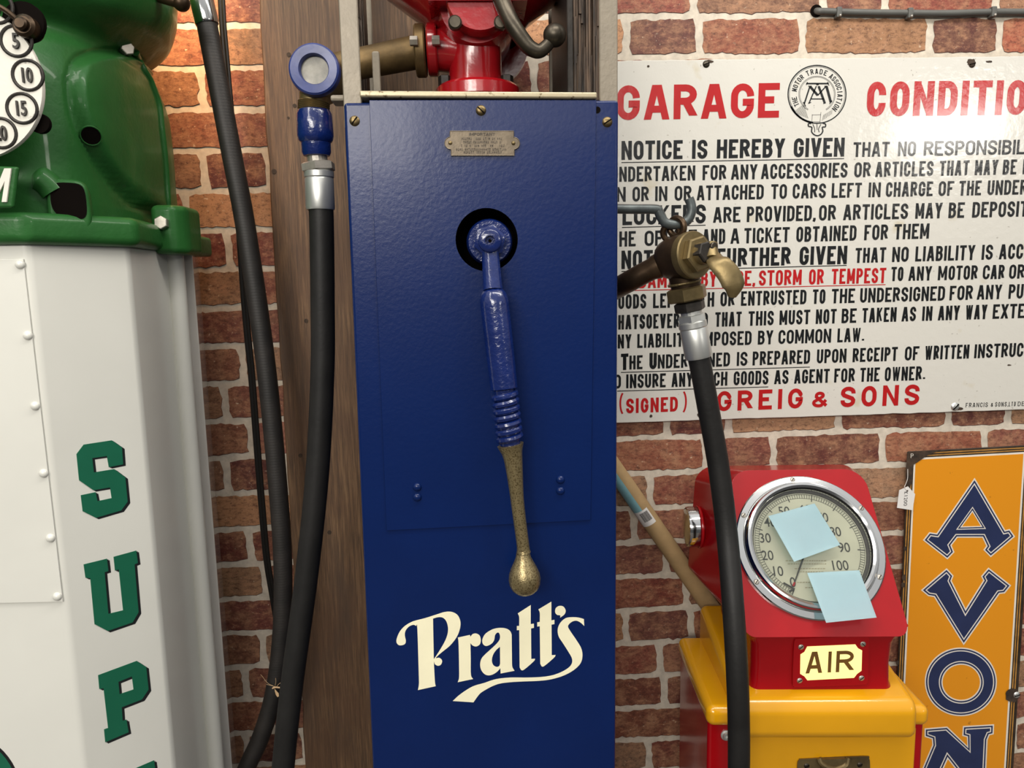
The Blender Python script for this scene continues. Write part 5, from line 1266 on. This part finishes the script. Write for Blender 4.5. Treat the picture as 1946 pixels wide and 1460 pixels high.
# body
dbd = dl_ - .030
bl_, brr = pL(1345, 1410, dbd)[0], pL(1754, 1420, dbd)[0]
bm = B(); hexa(bm, [LM(bl_, -.165, 0), LM(bl_, dbd, 0), LM(brr, dbd, 0), LM(brr, -.165, 0)], [LM(bl_, -.165, zwb + .012), LM(bl_, dbd, zwb + .012), LM(brr, dbd, zwb + .012), LM(brr, -.165, zwb + .012)]); bevel(bm, .006, 3)
obj('body', bm, M['red'], am, 'red body')
y1 = pL(1736, 1430, dbd)[0]; y0 = pL(1402, 1430, dbd)[0]
bm = B(); ztp = zlf + .01
hexa(bm, [LM(y0, dbd - .002, .12), LM(y0, dbd + .006, .12), LM(y1, dbd + .006, .12), LM(y1, dbd - .002, .12)], [LM(y0, dbd - .002, ztp), LM(y0, dbd + .006, ztp), LM(y1, dbd + .006, ztp), LM(y1, dbd - .002, ztp)]); bevel(bm, .004, 3)
fpn = obj('front_door', bm, M['yellow'], am, 'yellow front door')
bm = B(); q = UP(1380, 1397, LM(0, dbd, 0), hx_); lathe(bm, [(.0085, -.002), (.0085, .002), (.006, .003), (.005, .0055), (.0025, .0055), (.002, .003), (0, .003)], q, hx_, 24); obj('body_screw', bm, M['zinc'], am)
dq = dbd + .006
H = lambda px, py, l=0: UP(px, py, LM(0, dq + l, 0), hx_)
bm = B(); hs = sm([(1514, 1456), (1518, 1443), (1530, 1441), (1640, 1436), (1650, 1440), (1652, 1452), (1653, 1500), (1650, 1512), (1520, 1516), (1515, 1505)], lambda x, y: (x, y), 3)
prism(bm, [H(x, y) for x, y in hs], hx_ * .003); bevel(bm, .001, 2, ang=50)
hp_ = obj('hasp', bm, M['brass'], fpn, 'worn brass catch plate')
bm = B(); tube(bm, cr([H(1556, 1441, .003), H(1562, 1452, .006), H(1585, 1462, .008), H(1607, 1455, .006), H(1612, 1440, .003)], 5), .0045, 10)
box_pts = [H(1558, 1442, .003), H(1610, 1440, .003), H(1606, 1475, .006), H(1562, 1477, .006)]; prism(bm, box_pts, hx_ * .003); obj('hasp_tongue', bm, M['brass'], hp_)
for x, y in [(1533, 1456), (1634, 1454)]: slot_screw('hasp_screw', H(x, y, .003), hx_, .0042, M['darkiron'], hp_, .5, .4)

# sticky notes on the dial glass
def note(label, quadpx, curl):
    N_ = 12; bm = B(); vs = []
    for i in range(N_ + 1):
        row = []
        for j in range(N_ + 1):
            u, v = j / N_, i / N_
            tl_, tr2, br2, bl2 = [Vector(p) for p in quadpx]; P = (tl_ * (1 - u) + tr2 * u) * (1 - v) + (bl2 * (1 - u) + br2 * u) * v
            row.append(bm.verts.new(FPX(P.x, P.y, .0185 + curl(u, v))))
        vs.append(row)
    for i in range(N_):
        for j in range(N_): bm.faces.new((vs[i][j], vs[i][j + 1], vs[i + 1][j + 1], vs[i + 1][j]))
    bmesh.ops.solidify(bm, geom=bm.faces[:], thickness=.0003)
    o = obj('sticky_note', bm, M['note'], None, ang=60); tag(o, label, 'sticky note', 'blue sticky notes on the dial'); return o
note('upper pale blue sticky note across the middle of the air meter dial', [(1460, 981), (1548, 957), (1597, 1036), (1509, 1068)], lambda u, v: .016 * max(0, u - .55) ** 2 * (1.2 - v * .2) * 2 + .006 * v * (1 - u) - .001)
note('lower pale blue sticky note at the bottom right of the dial, overlapping the chrome ring', [(1534, 1089), (1633, 1084), (1666, 1174), (1570, 1184)], lambda u, v: .010 * v * v - .004 * (1 - v) + .004 * math.sin(u * PI) * (1 - v))

# ------------------------------------------------------------------ cardboard tube
yt_ = -.024
ta_ = U(1325, 1118, yt_ - .0); tb_ = U(1186, 918, yt_); dt3 = (ta_ - tb_).normalized(); tr = .0165
lo_ = ta_ + dt3 * .06; hi_ = tb_ - dt3 * .22
ct = thing('cardboard_tube', 'brown cardboard tube with a pale blue sticker leaning behind the red air meter', 'tube', lo_)
bm = B(); tube(bm, [hi_, lo_], tr, 32, caps=False); tube(bm, [lo_, hi_], tr - .002, 32, caps=False)
for e in (lo_, hi_): lathe(bm, [(tr - .002, 0), (tr, 0)], e, dt3, 32)
obj('tube_wall', bm, M['card'], ct)
def shell(bm, s0, s1, a0, a1, lift, mi=0, n=14):
    fr = Vector((0, -1, 0)); fr = (fr - dt3 * fr.dot(dt3)).normalized(); sd = dt3.cross(fr)
    g = [[bm.verts.new(tb_ + dt3 * s + (fr * math.cos(a) + sd * math.sin(a)) * (tr + lift)) for a in [math.radians(a0 + (a1 - a0) * i / n) for i in range(n + 1)]] for s in (s0, s1)]
    for i in range(n): bm.faces.new((g[0][i], g[0][i + 1], g[1][i + 1], g[1][i])).material_index = mi
bm = B(); shell(bm, -.2, .056, 5, 150, .0003)
stk = obj('tube_sticker', bm, M['sticker'], ct, 'pale blue paper sticker')
bm = B(); shell(bm, .056, .088, -28, 150, .0003)
stw = obj('barcode_label', bm, M['paper'], ct, 'white barcode label')
bm = B(); a = -18
rb2 = random.Random(8)
while a < 40:
    wd = rb2.choice([1.5, 2.5, 4]); shell(bm, .060, .079, a, a + wd, .0006, n=2); a += wd + rb2.choice([1.5, 2.5])
obj('barcode_bars', bm, M['ink'], stw, smooth=False)

# ------------------------------------------------------------------ crane fly on the hose
yi = -.146
fl_ = thing('crane_fly', 'small pale long-legged crane fly clinging to the ribbed hose near its bottom', 'insect', U(524, 1308, yi))
bm = B(); I = lambda x, y, d=0: U(390 + x / 4.56, 1140 + y / 4.563, yi - d)
tube(bm, cr([I(584, 768), I(605, 760), I(640, 762), I(662, 764)], 4), [.0008] + [.0016] * 4 + [.0013] * 6 + [.0009] * 2, 8); ball(bm, .0012, I(584, 769), 10)
for L_ in ([(590, 748), (550, 730), (520, 700), (500, 672), (480, 650)], [(605, 745), (612, 715), (610, 680)], [(620, 752), (640, 730), (662, 716)], [(598, 752), (560, 742), (530, 735)]):
    tube(bm, cr([I(*p) for p in L_], 4), .0003, 6)
flb = obj('body', bm, M['fly'], fl_)
bm = B(); wp_ = [(600, 772), (618, 792), (636, 812), (640, 838), (626, 846), (612, 826), (604, 798)]
prism(bm, [I(x, y, .0005) for x, y in wp_], (0, .0002, 0)); obj('wing', bm, M['fly'], fl_, smooth=False)
